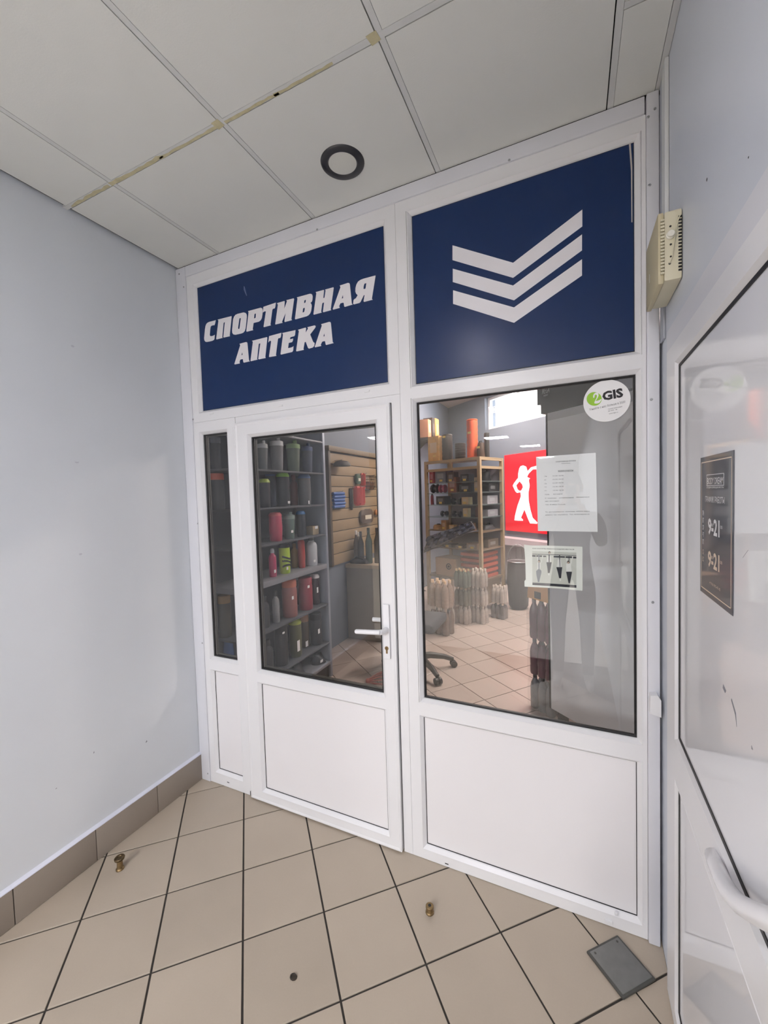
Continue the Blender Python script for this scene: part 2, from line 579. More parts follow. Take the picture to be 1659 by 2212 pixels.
def flat_ring(mb, ox0, ox1, oz0, oz1, ix0, ix1, iz0, iz1, yf, yb):
    """flat frame between an outer and an inner rectangle"""
    vs = []
    for y in (yf, yb):
        vs += [(ox0, y, oz0), (ox1, y, oz0), (ox1, y, oz1), (ox0, y, oz1), (ix0, y, iz0), (ix1, y, iz0), (ix1, y, iz1), (ix0, y, iz1)]
    fs = []
    for c in range(4):
        d = (c + 1) % 4
        fs += [(c, d, 4 + d, 4 + c), (8 + c, 12 + c, 12 + d, 8 + d), (c, 8 + c, 8 + d, d), (4 + c, 4 + d, 12 + d, 12 + c)]
    return mb.add(vs, fs)


BW = .018
# trims
t1 = struct(MB().rbox(.0015, .076, -.006, .06, .001, 2.911, .003).build('trim_1', M_PVC2), 'white strip between the grey wall and the glazed partition')
t2 = struct(MB().rbox(.077, 2.223, -.006, .06, 2.856, 2.911, .003).build('trim_2', M_PVC2), 'white strip between the ceiling and the glazed partition')
t3 = struct(MB().rbox(2.2265, 2.262, -.012, .06, .001, 2.911, .004).build('trim_3', M_PVC2), 'white strip between the glazed partition and the right wall')


def screw(px, py, y, parent):
    p = at(px, py, 'y', y)
    MB().lathe([(.0045, 0), (.0045, -.0012), (.003, -.0022)], tuple(p), 10, 'y').box(p.x - .0026, p.x + .0026, p.y - .0026, p.y - .0022, p.z - .0005, p.z + .0005).build('screw', M_STEEL, parent)


for q in ((387, 592), (397, 620), (417, 906), (427, 1131), (437, 1389), (449, 1671)): screw(q[0], q[1], -.006, t1)
for q in ((685, 496), (1100, 346)): screw(q[0], q[1], -.006, t2)
for q in ((1400, 253), (1403, 400), (1407, 863), (1410, 1301)): screw(q[0], q[1], -.012, t3)

# left unit: transom light over sidelight and door
w1 = sroot('window_1', (.7, 0, 2.06), 'white framed transom light above the shop door')
mb = MB()
flat_ring(mb, .077, 1.3245, 2.0605, 2.855, .139 - BW, 1.263 + BW, 2.122 - BW, 2.790 + BW, YF, .06)
mb.build('frame', M_PVC, w1, 20)
bead(MB(), .139, 1.263, 2.122, 2.790, YF).build('glazing_bead', M_PVC, w1, 20)
gasket(.139, 1.263, 2.122, 2.790, YF, w1, .003)
for (px, py) in ((457, 893.5), (606, 876.5), (793, 845)):
    p = at(px, py, 'y', YF)
    MB().rbox(p.x - .013, p.x + .013, -.004, .001, p.z - .0045, p.z + .0045, .002).build('drain_cap', M_PVC, w1)

# sidelight
w2 = sroot('window_2', (.23, 0, 0), 'narrow white framed sidelight left of the shop door')
mb = MB()
flat_ring(mb, .077, .3835, .002, 2.0595, .131 - BW, .311 + BW, .080 - BW, 1.991 + BW, YF, .06)
mb.box(.131 - BW, .311 + BW, YF, .06, .653 + BW, .740 - BW)
mb.build('frame', M_PVC, w2, 20)
mb = MB(); bead(mb, .131, .311, .740, 1.991, YF); bead(mb, .131, .311, .080, .653, YF)
mb.build('glazing_bead', M_PVC, w2, 20)
gasket(.131, .311, .740, 1.991, YF, w2, .006, M_GASK)
gasket(.131, .311, .080, .653, YF, w2, .0018)
MB().box(.132, .310, .0235, .0275, .741, 1.990).build('pane', M_GLASS, w2, 0)
MB().box(.132, .310, .019, .040, .081, .652).build('panel', M_PANEL, w2, 0)
p = at(493, 1690, 'y', 0)
MB().rbox(p.x - .008, p.x + .008, -.001, .001, p.z - .002, p.z + .002, .001).build('drain_slot', M_SLOT, w2)

# door frame (head and lock-side jamb)
df = sroot('trim_4', (1.3, 0, 0), 'white door frame head and jamb around the shop door')
MB().box(.386, 1.3245, YF, .06, 2.0275, 2.0595).box(1.2835, 1.3245, YF, .06, .002, 2.0275).build('door_frame', M_PVC, df, 0)
MB().box(.386, .3915, .012, .05, .004, 2.0275).box(1.2795, 1.2835, .012, .05, .004, 2.0275).box(.3915, 1.2795, .012, .05, 2.0235, 2.0275).build('seal', M_BLACK, df, 0)

# door leaf
DY = -.014
d1 = sroot('door_1', (.84, 0, 0), 'white glazed shop door with a lever handle')
LX0, LX1, LZ0, LZ1 = .3925, 1.2785, .008, 2.0240
mb = MB()
flat_ring(mb, LX0, LX1, LZ0, LZ1, .488 - BW, 1.203 + BW, .074 - BW, 1.946 + BW, DY, .046)
mb.box(.488 - BW, 1.203 + BW, DY, .046, .645 + BW, .724 - BW)
mb.build('leaf_frame', M_PVC, d1, 20)
MB().frame(LX0, LX1, LZ0, LZ1, [(.0, DY), (.0, DY - .002), (.006, DY - .003), (.012, DY - .001), (.014, DY)]).build('leaf_edge', M_PVC, d1, 20)
mb = MB(); bead(mb, .488, 1.203, .724, 1.946, DY); bead(mb, .486, 1.205, .074, .645, DY)
mb.build('glazing_bead', M_PVC, d1, 20)
gasket(.488, 1.203, .724, 1.946, DY, d1, .007, M_BLACK)
gasket(.486, 1.205, .074, .645, DY, d1, .0022)
MB().box(.489, 1.202, .0085, .0125, .725, 1.945).build('pane', M_GLASS, d1, 0)
MB().box(.487, 1.204, .005, .030, .075, .644).build('panel', M_PANEL, d1, 0)
# inner spacer bar of the double glazing, seen as a second dark line
MB().frame(.488, 1.203, .724, 1.946, [(.004, .020), (.012, .020), (.012, .030), (.004, .030)]).build('spacer_bar', mat('spacer', (90, 88, 84), .4, metal=.5), d1)
MB().frame(.131, .311, .740, 1.991, [(.006, .031), (.013, .031), (.013, .041), (.006, .041)]).build('spacer_bar', MATS['spacer'], w2)
# hinges
for z in (1.955, ):
    MB().lathe([(.0075, -.05), (.0075, .05)], (.389, -.012, z), 12).rbox(.384, .394, -.014, .002, z - .018, z + .018, .002).build('hinge', M_PVC, d1)
for (px, py) in ((522.5, 1188.6), (534.5, 1453)):
    p = at(px, py, 'y', -.002)
    MB().rbox(p.x - .0035, p.x + .0035, -.003, .001, p.z - .013, p.z + .013, .001).build('hinge_slot', M_SLOT, d1)
MB().rbox(.382, .393, -.012, .01, .012, .035, .002).build('hinge_foot', M_SLOT, d1)
# handle
hp = sroot
plate = MB().rbox(1.2225, 1.2525, DY - .012, DY - .0008, .896, 1.142, .006).build('handle', mat('white enamel', (244, 244, 247), .22, var=.005), d1)
plate['label'] = 'white lever handle on a long plate'
lv = [(1.238, DY - .010, 1.030), (1.238, DY - .045, 1.030), (1.228, DY - .056, 1.030), (1.200, DY - .060, 1.0285), (1.160, DY - .061, 1.026), (1.112, DY - .060, 1.022), (1.108, DY - .060, 1.0215)]
mb = MB(); mb.tube(lv[:3], [.0125, .0115, .012], 14); mb.tube(lv[2:], [.011, .0105, .0105, .0105, .008], 12)
mb.build('lever', MATS['white enamel'], plate, 40)
mb = MB(); mb.lathe([(.009, -.002), (.009, .0)], (1.2375, DY - .0125, .9455), 16, 'y')
mb.box(1.2335, 1.2415, DY - .0140, DY - .0125, .922, .9425)
mb.build('lock_cylinder', M_BRASS, plate, 40)
MB().box(1.2365, 1.2385, DY - .0148, DY - .0142, .937, .951).build('keyhole', M_SLOT, plate)
mb = MB(); mb.rbox(1.2225, 1.2525, .047, .058, .896, 1.142, .005); mb.tube([(1.238, .05, 1.030), (1.238, .088, 1.030), (1.225, .097, 1.030), (1.16, .10, 1.028), (1.110, .10, 1.026)], .0105, 12)
mb.build('inner_handle', MATS['white enamel'], d1, 40)

# right unit: transom light, big window, lower panel
w3 = sroot('window_3', (1.78, 0, 0), 'wide white framed shop window right of the door')
mb = MB()
flat_ring(mb, 1.3255, 2.2255, .002, 2.855, 1.392 - BW, 2.195 + BW, .062 - BW, 2.790 + BW, YF, .06)
mb.box(1.392 - BW, 2.195 + BW, YF - .0005, .06, .642 + BW, .731 - BW)
mb.box(1.392 - BW, 2.195 + BW, YF - .0005, .06, 2.017 + BW, 2.095 - BW)
mb.build('frame', M_PVC, w3, 20)
mb = MB(); bead(mb, 1.394, 2.194, 2.095, 2.790, YF); bead(mb, 1.394, 2.196, .731, 2.017, YF); bead(mb, 1.389, 2.195, .062, .642, YF)
mb.build('glazing_bead', M_PVC, w3, 20)
gasket(1.394, 2.194, 2.095, 2.790, YF, w3, .004)
gasket(1.394, 2.196, .731, 2.017, YF, w3, .007, M_BLACK)
gasket(1.389, 2.195, .062, .642, YF, w3, .0022)
MB().box(1.395, 2.195, .0225, .0265, .732, 2.016).build('pane', M_GLASS, w3, 0)
MB().box(1.390, 2.194, .019, .044, .063, .641).build('panel', M_PANEL, w3, 0)
p = at(965, 1866, 'y', 0)
MB().rbox(p.x - .008, p.x + .008, -.001, .001, p.z - .002, p.z + .002, .001).build('drain_slot', M_SLOT, w3)
for (px, py, w, h) in ((1315, 1990, .013, .007), (1331, 1972, .006, .006)):
    p = at(px, py, 'y', 0)
    MB().rbox(p.x - w, p.x + w, -.007, .001, p.z - h, p.z + h, .004).build('drain_cap', M_PVC, w3)
# header over the partition up to the shop's own ceiling
struct(MB().box(XI - .1, 5.0, .06, .16, 2.86, SH).box(XR, 5.0, .06, .16, 0, 2.86).box(XI - .1, .0, .06, .16, 0, 2.86).build('wall_front', M_WALL), 'wall around the glazed partition on the shop side')
# catch on the right trim
c_ = at(1413, 1517, 'y', -.012)
MB().prism([[(c_.x - .017, -.012, c_.z - .028), (c_.x + .016, -.012, c_.z - .036), (c_.x + .016, -.012, c_.z + .022), (c_.x + .006, -.012, c_.z + .038), (c_.x - .015, -.012, c_.z + .034)]], (0, -.030, 0)).build('door_catch', M_PVC, t3, 0)

# ------------------------------------------------------------------ right-hand door
D2Y0, D2Y1 = -.118, -1.36
d2 = sroot('door_2', (XR, -.7, 0), 'white glazed door in the right wall with a dark opening hours sheet')
FX = 2.258
Ms = Matrix(((0, 1, 0, 0), (1, 0, 0, 0), (0, 0, 1, 0), (0, 0, 0, 1)))   # frame plane x-z -> y-z


def side(mb):
    mb.M = Ms
    return mb


# casing strips round the frame
MB().box(2.2635, 2.2695, D2Y1, -.118, 2.032, 2.10).build('casing', M_PVC2, d2, 0)
# local x of the frame = world y, local y of the frame = world x (front face towards -x)
PY0, PY1 = -1.27, -.268
mb = side(MB()); flat_ring(mb, D2Y1 + .03, D2Y0 - .028, .004, 2.030, PY0 - .014, PY1 + .014, .06, 1.962 + .014, FX, 2.30)
mb.box(PY0 - .014, PY1 + .014, FX, 2.30, .775, .892)
mb.build('leaf_frame', M_PVC, d2, 20)
mb = side(MB())
mb.frame(PY0 - .014, PY1 + .014, .892, 1.976, [(0, FX), (.002, FX - .001), (.012, FX + .008), (.014, FX + .009), (.014, FX + .02), (0, FX + .02)])
mb.frame(PY0 - .014, PY1 + .014, .06, .775, [(0, FX), (.002, FX - .001), (.012, FX + .008), (.014, FX + .009), (.014, FX + .02), (0, FX + .02)])
mb.build('glazing_bead', M_PVC, d2, 20)
mb = side(MB()); mb.frame(PY0, PY1, .906, 1.962, [(-.001, FX + .006), (.006, FX + .007), (.006, FX + .02), (-.001, FX + .02)])
mb.frame(PY0, PY1, .074, .761, [(-.001, FX + .006), (.004, FX + .007), (.004, FX + .02), (-.001, FX + .02)])
mb.build('gasket', M_BLACK, d2)
M_GLOSSW = mat('white filmed glass', (234, 235, 239), .45, var=.02, scale=2, coat=.75)
side(MB()).box(PY0 + .001, PY1 - .001, FX + .009, FX + .016, .907, 1.961).build('pane', M_GLOSSW, d2, 0)
side(MB()).box(PY0 + .001, PY1 - .001, FX + .009, FX + .016, .075, .760).build('panel', M_GLOSSW, d2, 0)
MB().box(XR - .004, XR + .06, -.1455, -.117, .003, 2.03).build('door_frame', M_PVC, d2, 0)
# pull handle
hb = [at(a, b, 'x', c) for a, b, c in ((1541, 1850, 2.254), (1548, 1872, 2.246), (1562, 1905, 2.238), (1580, 1934, 2.232), (1602, 1956, 2.229), (1625, 1970, 2.228), (1659, 1986, 2.227))]
dv = (hb[-1] - hb[-2]).normalized()
hb = [Vector((2.266, hb[0].y + .003, hb[0].z))] + hb + [hb[-1] + dv * .10, hb[-1] + dv * .18 + Vector((.012, 0, 0)), hb[-1] + dv * .20 + Vector((.038, 0, 0))]
MB().tube(hb, .0150, 14).build('pull_handle', MATS['white enamel'], d2, 50)
# scratches on the panes
for (pp) in ([(1562, 1478), (1568, 1492), (1566, 1497), (1561, 1486)], [(1580, 1509), (1589, 1540), (1591, 1570), (1588, 1545), (1579, 1512)], [(1604, 1205), (1616, 1188), (1613, 1192), (1608, 1199)], [(1623, 1610), (1626, 1620), (1623, 1618)]):
    MB().prism([[at(x, y, 'x', FX + .0085) for x, y in pp]], (.0003, 0, 0)).build('scratch', M_SCUFF, d2, 0)

# ------------------------------------------------------------------ signs in the transom lights
SA = (430.0, 590.0, 210 / 1659)
SB = (620.0, 580.0, 210 / 1659)
YS = .016


def trace(o, pts, ax, v):
    return [at(o[0] + x * o[2], o[1] + y * o[2], ax, v) for x, y in pts]


LET = [
    (SA, [[(285, 803), (272, 862), (262, 888), (235, 890), (210, 898), (197, 915), (190, 960), (182, 1055), (190, 1075), (215, 1075), (240, 1068), (268, 1052), (262, 1120), (252, 1140), (225, 1155), (170, 1168), (130, 1175), (105, 1168), (90, 1145), (86, 1110), (100, 960), (110, 900), (125, 865), (150, 842), (180, 830)]]),
    (SA, [[(316, 793), (552, 733), (555, 745), (523, 1062), (527, 1076), (418, 1100), (414, 1088), (440, 835), (425, 842), (418, 850), (395, 1090), (402, 1105), (300, 1131), (292, 1125), (330, 810)]]),
    (SA, [[(760, 670), (795, 680), (812, 705), (815, 745), (795, 940), (780, 985), (755, 1015), (720, 1030), (620, 1052), (585, 1045), (567, 1020), (563, 980), (580, 790), (595, 745), (620, 712), (655, 695)], [(708, 762), (712, 780), (690, 945), (680, 955), (668, 950), (665, 935), (685, 790), (692, 770)]]),
    (SA, [[(835, 648), (1050, 590), (1075, 600), (1085, 630), (1082, 700), (1070, 770), (1050, 805), (1020, 828), (930, 850), (915, 955), (925, 972), (815, 1000), (806, 990), (845, 668)], [(960, 688), (970, 692), (965, 760), (945, 775), (938, 768), (945, 700)]]),
    (SA, [[(1098, 575), (1310, 503), (1300, 575), (1290, 602), (1265, 606), (1250, 625), (1218, 875), (1226, 890), (1108, 922), (1100, 915), (1140, 655), (1125, 650), (1108, 658), (1086, 672)]]),
    (SA, [[(1330, 512), (1455, 475), (1462, 485), (1452, 610), (1500, 480), (1488, 462), (1612, 430), (1622, 440), (1575, 780), (1586, 802), (1465, 834), (1456, 825), (1475, 680), (1415, 830), (1428, 847), (1305, 876), (1300, 868), (1345, 540)]]),
    (SB, [[(168, 492), (385, 432), (412, 432), (430, 448), (438, 480), (432, 540), (420, 570), (400, 585), (415, 605), (422, 640), (412, 720), (398, 760), (370, 795), (335, 815), (145, 868), (135, 860), (178, 515)], [(318, 532), (322, 545), (315, 580), (300, 590), (290, 588), (296, 545)], [(300, 668), (302, 690), (295, 735), (282, 748), (265, 750), (272, 690), (280, 675)]]),
    (SB, [[(490, 402), (625, 365), (632, 375), (618, 505), (640, 498), (658, 375), (648, 360), (790, 320), (797, 330), (745, 695), (756, 710), (622, 746), (612, 738), (632, 580), (608, 585), (600, 600), (582, 735), (592, 752), (460, 788), (450, 780), (500, 425)]]),
    (SB, [[(900, 290), (1040, 245), (1062, 250), (1072, 268), (1105, 595), (1120, 615), (985, 655), (975, 645), (968, 590), (955, 582), (910, 595), (890, 640), (900, 672), (790, 702), (780, 692), (912, 320)], [(952, 450), (958, 505), (932, 512)]]),
    (SB, [[(1508, 118), (1510, 130), (1448, 515), (1462, 532), (1318, 570), (1305, 560), (1325, 450), (1310, 455), (1255, 570), (1235, 588), (1140, 612), (1128, 602), (1135, 540), (1155, 518), (1175, 508), (1205, 455), (1180, 430), (1166, 395), (1168, 330), (1185, 270), (1210, 225), (1250, 195), (1300, 175)], [(1350, 248), (1352, 260), (1340, 340), (1320, 350), (1305, 345), (1308, 300), (1320, 260)]]),
    (SA, [[(690, 1205), (800, 1176), (818, 1180), (825, 1195), (852, 1485), (866, 1505), (765, 1528), (755, 1518), (748, 1470), (735, 1466), (700, 1478), (690, 1520), (697, 1540), (612, 1558), (602, 1550), (702, 1230)], [(735, 1350), (742, 1395), (722, 1400)]]),
    (SA, [[(902, 1155), (1155, 1092), (1165, 1100), (1130, 1430), (1137, 1448), (1018, 1472), (1010, 1462), (1045, 1200), (1028, 1200), (1018, 1212), (990, 1460), (998, 1475), (885, 1503), (877, 1495), (918, 1172)]]),
    (SA, [[(1195, 1075), (1405, 1018), (1395, 1085), (1385, 1105), (1352, 1112), (1345, 1130), (1312, 1395), (1320, 1412), (1200, 1432), (1193, 1424), (1230, 1165), (1215, 1152), (1195, 1165), (1180, 1185)]]),
    (SA, [[(1418, 1022), (1645, 972), (1638, 1050), (1625, 1075), (1560, 1092), (1548, 1130), (1605, 1115), (1600, 1155), (1585, 1178), (1530, 1190), (1518, 1280), (1560, 1272), (1590, 1262), (1612, 1245), (1605, 1320), (1590, 1345), (1400, 1390), (1390, 1380), (1432, 1050)]]),
    (SB, [[(188, 1045), (315, 1008), (325, 1018), (318, 1095), (358, 1025), (348, 1002), (470, 970), (488, 980), (485, 1005), (395, 1125), (440, 1240), (455, 1262), (470, 1268), (465, 1320), (440, 1348), (375, 1368), (358, 1355), (318, 1250), (300, 1258), (280, 1370), (288, 1388), (165, 1415), (155, 1405), (202, 1070)]]),
    (SB, [[(582, 950), (720, 910), (740, 915), (748, 930), (780, 1255), (798, 1272), (670, 1305), (660, 1298), (650, 1245), (640, 1238), (600, 1248), (575, 1300), (585, 1322), (482, 1345), (472, 1338), (594, 975)], [(636, 1105), (642, 1155), (620, 1160)]]),
]
sg = thing('shop_sign', 'navy blue sign with white slanted Cyrillic lettering above the shop door', 'sign', (.70, YS, 2.125))
MB().box(.1405, 1.2615, YS, YS + .012, 2.1235, 2.7885).build('sign_panel', M_NAVY, sg, 0)
for o_, loops in LET:
    MB().prism([trace(o_, l, 'y', YS - .0006) for l in loops], (0, .0005, 0)).build('letter', M_FILMW, sg, 0)
p = at(527, 628, 'y', YS - .0004)
MB().prism([trace(SA, [(762, 222), (778, 230), (795, 300), (818, 385), (808, 388), (785, 340), (762, 280)], 'y', YS - .0005)], (0, .0003, 0)).build('scuff', mat('pale blue scuff', (74, 92, 130), .5), sg, 0)

s2 = thing('shop_sign', 'navy blue sign with three white stacked chevrons above the wide window', 'sign', (1.79, YS, 2.10))
MB().box(1.396, 2.192, YS, YS + .012, 2.0975, 2.788).build('sign_panel', M_NAVY, s2, 0)
SC = (380.0, 250.0, 1060 / 1659)
for c in ([(935, 438), (1140, 497), (1374, 317), (1374, 374), (1140, 548), (935, 488)], [(936, 517), (1140, 574), (1373, 401), (1373, 455), (1143, 624), (936, 562)], [(937, 590), (1143, 648), (1373, 485), (1373, 540), (1143, 700), (937, 636)]):
    MB().prism([trace(SC, c, 'y', YS - .0006)], (0, .0005, 0)).build('chevron', M_FILMW, s2, 0)
pe = [at(x, y, 'y', YS - .0005) for x, y in ((1358, 304), (1362, 302), (1366, 360), (1366, 480), (1364, 480), (1363, 370))]
MB().prism([pe], (0, .0003, 0)).build('film_edge', mat('peeled film edge', (196, 190, 184), .4), s2, 0)

# ------------------------------------------------------------------ recessed ring lamp
lr = thing('ceiling_lamp', 'round recessed downlight with a black ring, switched off, in the ceiling tile', 'lamp', (1.20, -.215, H - .02))
M_RING = mat('black ring', (44, 44, 48), .4)
mb = MB()
prof = [(.0545, H + .002), (.0545, H - .004), (.060, H - .0085), (.078, H - .0075), (.0835, H - .003), (.0845, H + .0)]
seg = 48
vs = []; fs = []
for (r, h) in prof:
    vs += [(1.2 + r * math.cos(2 * math.pi * s / seg), -.215 + r * math.sin(2 * math.pi * s / seg), h) for s in range(seg)]
for k in range(len(prof)):
    k2 = (k + 1) % len(prof)
    for s in range(seg):
        t = (s + 1) % seg
        fs.append((k * seg + s, k * seg + t, k2 * seg + t, k2 * seg + s))
mb.add(vs, fs); mb.build('trim_ring', M_RING, lr, 40)
MB().lathe([(.0545, H + .001), (.0545, H - .0035), (.04, H - .0045)], (1.2, -.215, 0), 48).build('diffuser', mat('opal diffuser', (226, 226, 218), .6), lr, 40)

# ------------------------------------------------------------------ wall loudspeaker with its cable duct
sp = thing('loudspeaker', 'cream plastic wired wall loudspeaker with a round knob high on the right wall', 'loudspeaker', (XR, -.185, 2.185))
BX, BY0, BY1, BZ0, BZ1 = 2.218, -.285, -.088, 2.188, 2.372
MB().rbox(BX + .010, XR - .001, BY0, BY1, BZ0, BZ1, .006).build('case', M_CREAM, sp, 40)
MB().rbox(BX - .004, BX + .010, BY0 + .004, BY1 + .004, BZ0 - .004, BZ1 + .002, .004).build('front_grille', mat('darker cream grille', (200, 190, 158), .5), sp, 40)
n = 17
for k in range(n):
    z = BZ0 + .022 + (BZ1 - BZ0 - .044) * k / (n - 1)
    MB().rbox(BX + .0015, BX + .0105, BY0 - .0035, BY0 + .004, z - .0027, z + .0027, .0012).build('rib', M_CREAM, sp)
    MB().rbox(XR - .010, XR - .002, BY0 - .0006, BY0 + .002, z - .0026, z + .0026, .0008).build('vent_slot', M_SLOT, sp)
kx, kz = BX + .024, BZ0 + .118
mb = MB(); mb.lathe([(.0105, .0), (.0105, -.005), (.0085, -.0065), (.0085, -.012), (.0075, -.013)], (kx, BY0, kz), 18, 'y'); mb.build('knob', mat('ivory knob', (236, 234, 222), .3), sp, 40)
for (dx, dz, r) in ((.024, .142, .0028), (.025, .094, .0028), (.025, .062, .0024), (.0225, .044, .003)):
    MB().lathe([(r, .0005), (r, -.0006)], (BX + dx, BY0, BZ0 + dz), 10, 'y').build('hole', M_SLOT, sp)
MB().tube([(BX + .0225, BY0 - .001, BZ0 + .044), (BX + .028, BY0 - .004, BZ0 + .06), (BX + .032, BY0 - .005, BZ0 + .10), (BX + .040, BY0 - .004, BZ0 + .15), (BX + .046, BY0 - .002, BZ0 + .165)], .0013, 6).build('cord', M_CREAM, sp, 60)
MB().box(BX - .0045, BX - .0038, -.15, -.147, BZ0 + .06, BZ0 + .085).build('badge', M_PVC, sp)
cd = struct(MB().rbox(2.258, XR - .0005, -.118, -.070, BZ1 + .001, H - .002, .003).build('trim_5', mat('white cable duct', (220, 222, 222), .4)), 'white vertical cable duct from the ceiling to the wall loudspeaker')
MB().rbox(2.2625, XR - .0005, -.064, -.0125, 2.10, H - .002, .002).build('corner_strip', mat('grey corner strip', (168, 172, 180), .5), wr)
for (px, py) in ((1419, 178), (1420, 233)):
    p = at(px, py, 'y', -.012)
    MB().lathe([(.004, 0), (.004, -.0012)], (2.25, -.012, p.z), 10, 'y').build('screw', M_STEEL, t3)

# ------------------------------------------------------------------ floor fittings
st = thing('door_stop', 'brass mushroom door stop with a flared head near the skirting', 'door stop', (.150, -.572, 0))
MB().lathe([(.0165, 0), (.0165, .004), (.0125, .008), (.0115, .034), (.0125, .040)], (.150, -.572, 0), 20).build('stem', M_BRASS, st, 40)
MB().lathe([(.0125, .040), (.020, .046), (.021, .052), (.018, .055), (.011, .054), (.009, .051)], (.150, -.572, 0), 20).build('head', mat('dark brass', (96, 80, 58), .4, metal=.8, var=.1, scale=60), st, 40)
s_ = thing('door_stop', 'stubby knurled metal door stop on the tiles before the wide window', 'door stop', (1.475, -.213, 0))
MB().lathe([(.0165, 0), (.0165, .004), (.0135, .007), (.0125, .017), (.0155, .020), (.0155, .0265), (.013, .0285), (.005, .029)], (1.475, -.213, 0), 12).build('stem', M_BRASS, s_, 30)
MB().lathe([(.006, .029), (.006, .0297)], (1.475, -.213, 0), 10).build('screw_socket', M_SLOT, s_)
MB().lathe([(.0135, .0001), (.013, .003), (.010, .004), (.008, .002)], (1.118, -.600, 0), 10, sx=1.0, sy=.8).build('screw_stub', mat('rust black', (50, 42, 34), .7, var=.3, scale=120), None, 30)
tag(bpy.data.objects['screw_stub'], 'small dark broken screw stub in the middle floor tile', 'screw')
ht = thing('floor_hatch', 'square grey metal hatch lid set in the floor by the right corner', 'hatch', (2.127, -.132, 0))
hcx, hcy = 2.1265, -.1325
Mh = Matrix.Translation((hcx, hcy, 0)) @ Matrix.Rotation(math.radians(44.5), 4, 'Z')
hs = .073
MB(Mh).rbox(-hs, hs, -hs, hs, .0005, .009, .004).build('rim', mat('dark hatch rim', (84, 84, 80), .5, metal=.3, var=.12, scale=40), ht)
MB(Mh).rbox(-hs + .007, hs - .007, -hs + .007, hs - .007, .004, .0108, .004).build('lid', M_GREYMETAL, ht)
for (a, b) in ((-1, 1), (1, 1)):
    MB(Mh).lathe([(.004, .0108), (.004, .0114)], (a * (hs - .022), b * (hs - .018), 0), 10).build('screw', MATS['dark hatch rim'], ht)

# ------------------------------------------------------------------ sticker and papers on the window
YP = .0215        # sheets sit right at the glass
def on(px, py, y=YP):
    return at(px, py, 'y', y)


UX, UZ, NY = Vector((1, 0, 0)), Vector((0, 0, 1)), Vector((0, -.0004, 0))
k_ = thing('sticker', 'round white sticker with a green logo and black letters in the window corner', 'sticker', (2.106, YP, 1.86))
c0 = on(1310, 866); ru = (on(1361, 862) - on(1259, 868)).length / 2
rz_ = (on(1310, 821) - on(1310, 911)).z / 2
MB().prism([[(c0.x + ru * math.cos(a), YP, c0.z + rz_ * math.sin(a)) for a in [2 * math.pi * q / 48 for q in range(48)]]], (0, -.0006, 0)).build('disc', M_PAPER, k_, 0)
SK = (1250.0, 810.0, 130 / 1659)
YK = YP - .0010
def skt(pts): return trace(SK, pts, 'y', YK)
gcx, gcy = 428, 660
gl_ = [(gcx + 208 * math.cos(2 * math.pi * q / 40), gcy + 188 * math.sin(2 * math.pi * q / 40)) for q in range(40)]
M_GREEN = mat('lime logo', (150, 200, 50), .5)
MB().prism([skt(gl_)], (0, .0002, 0)).build('logo_dot', M_GREEN, k_, 0)
two = [(400, 630), (398, 570), (425, 515), (470, 490), (520, 490), (545, 520), (548, 565), (535, 610), (500, 670), (465, 715), (520, 708), (575, 690), (620, 660), (622, 690), (590, 745), (560, 775), (500, 790), (440, 788), (430, 760), (450, 715), (490, 640), (505, 590), (500, 552), (470, 540), (445, 560), (440, 600), (430, 632)]
MB().prism([skt(two)], (0, -.0003, 0)).build('logo_digit', M_PAPER, k_, 0)
q0, q1 = on(1250 + 665 * SK[2], 810 + 705 * SK[2]), on(1250 + 1235 * SK[2], 810 + 590 * SK[2])
uu = (q1 - q0); uu = Vector((uu.x, 0, uu.z)); vv = Vector((-uu.z, 0, uu.x)).normalized()
mb = MB(); text_on(mb, 'GIS', Vector((q0.x, YK, q0.z)), uu, vv, NY * 0, .030, uu.length * 1.0, bold=.045); mb.build('lettering', M_INK, k_, 0)
mb = MB()
a_, b_ = on(1250 + 300 * SK[2], 810 + 985 * SK[2]), on(1250 + 1285 * SK[2], 810 + 765 * SK[2])
u2 = b_ - a_; u2.y = 0
text_on(mb, 'Узнайте о нас больше в 2GIS!', Vector((a_.x, YK, a_.z)), u2, vv, NY * 0, .0078, u2.length)
for (x, y, x2, t) in ((815, 960, 1200, 'Скачай приложение'), (820, 1010, 1060, 'на телефон'), (835, 1085, 1085, 'www.2gis.ru')):
    a_, b_ = on(1250 + x * SK[2], 810 + y * SK[2]), on(1250 + x2 * SK[2], 810 + (y - (x2 - x) * .2) * SK[2])
    u2 = b_ - a_; u2.y = 0
    text_on(mb, t, Vector((a_.x, YK, a_.z)), u2, vv, NY * 0, .0042, u2.length)
mb.build('small_print', mat('grey ink', (90, 90, 94), .6), k_, 0)['kind'] = 'stuff'

# opening hours sheet
pa = thing('notice_sheet', 'white A4 notice with typed opening hours behind the window glass', 'notice', (1.975, .029, 1.47))
YQ = .0280
c4 = [on(x, y, YQ) for x, y in ((1158, 987), (1287, 978), (1291, 1149), (1162, 1147))]
mbp = MB()
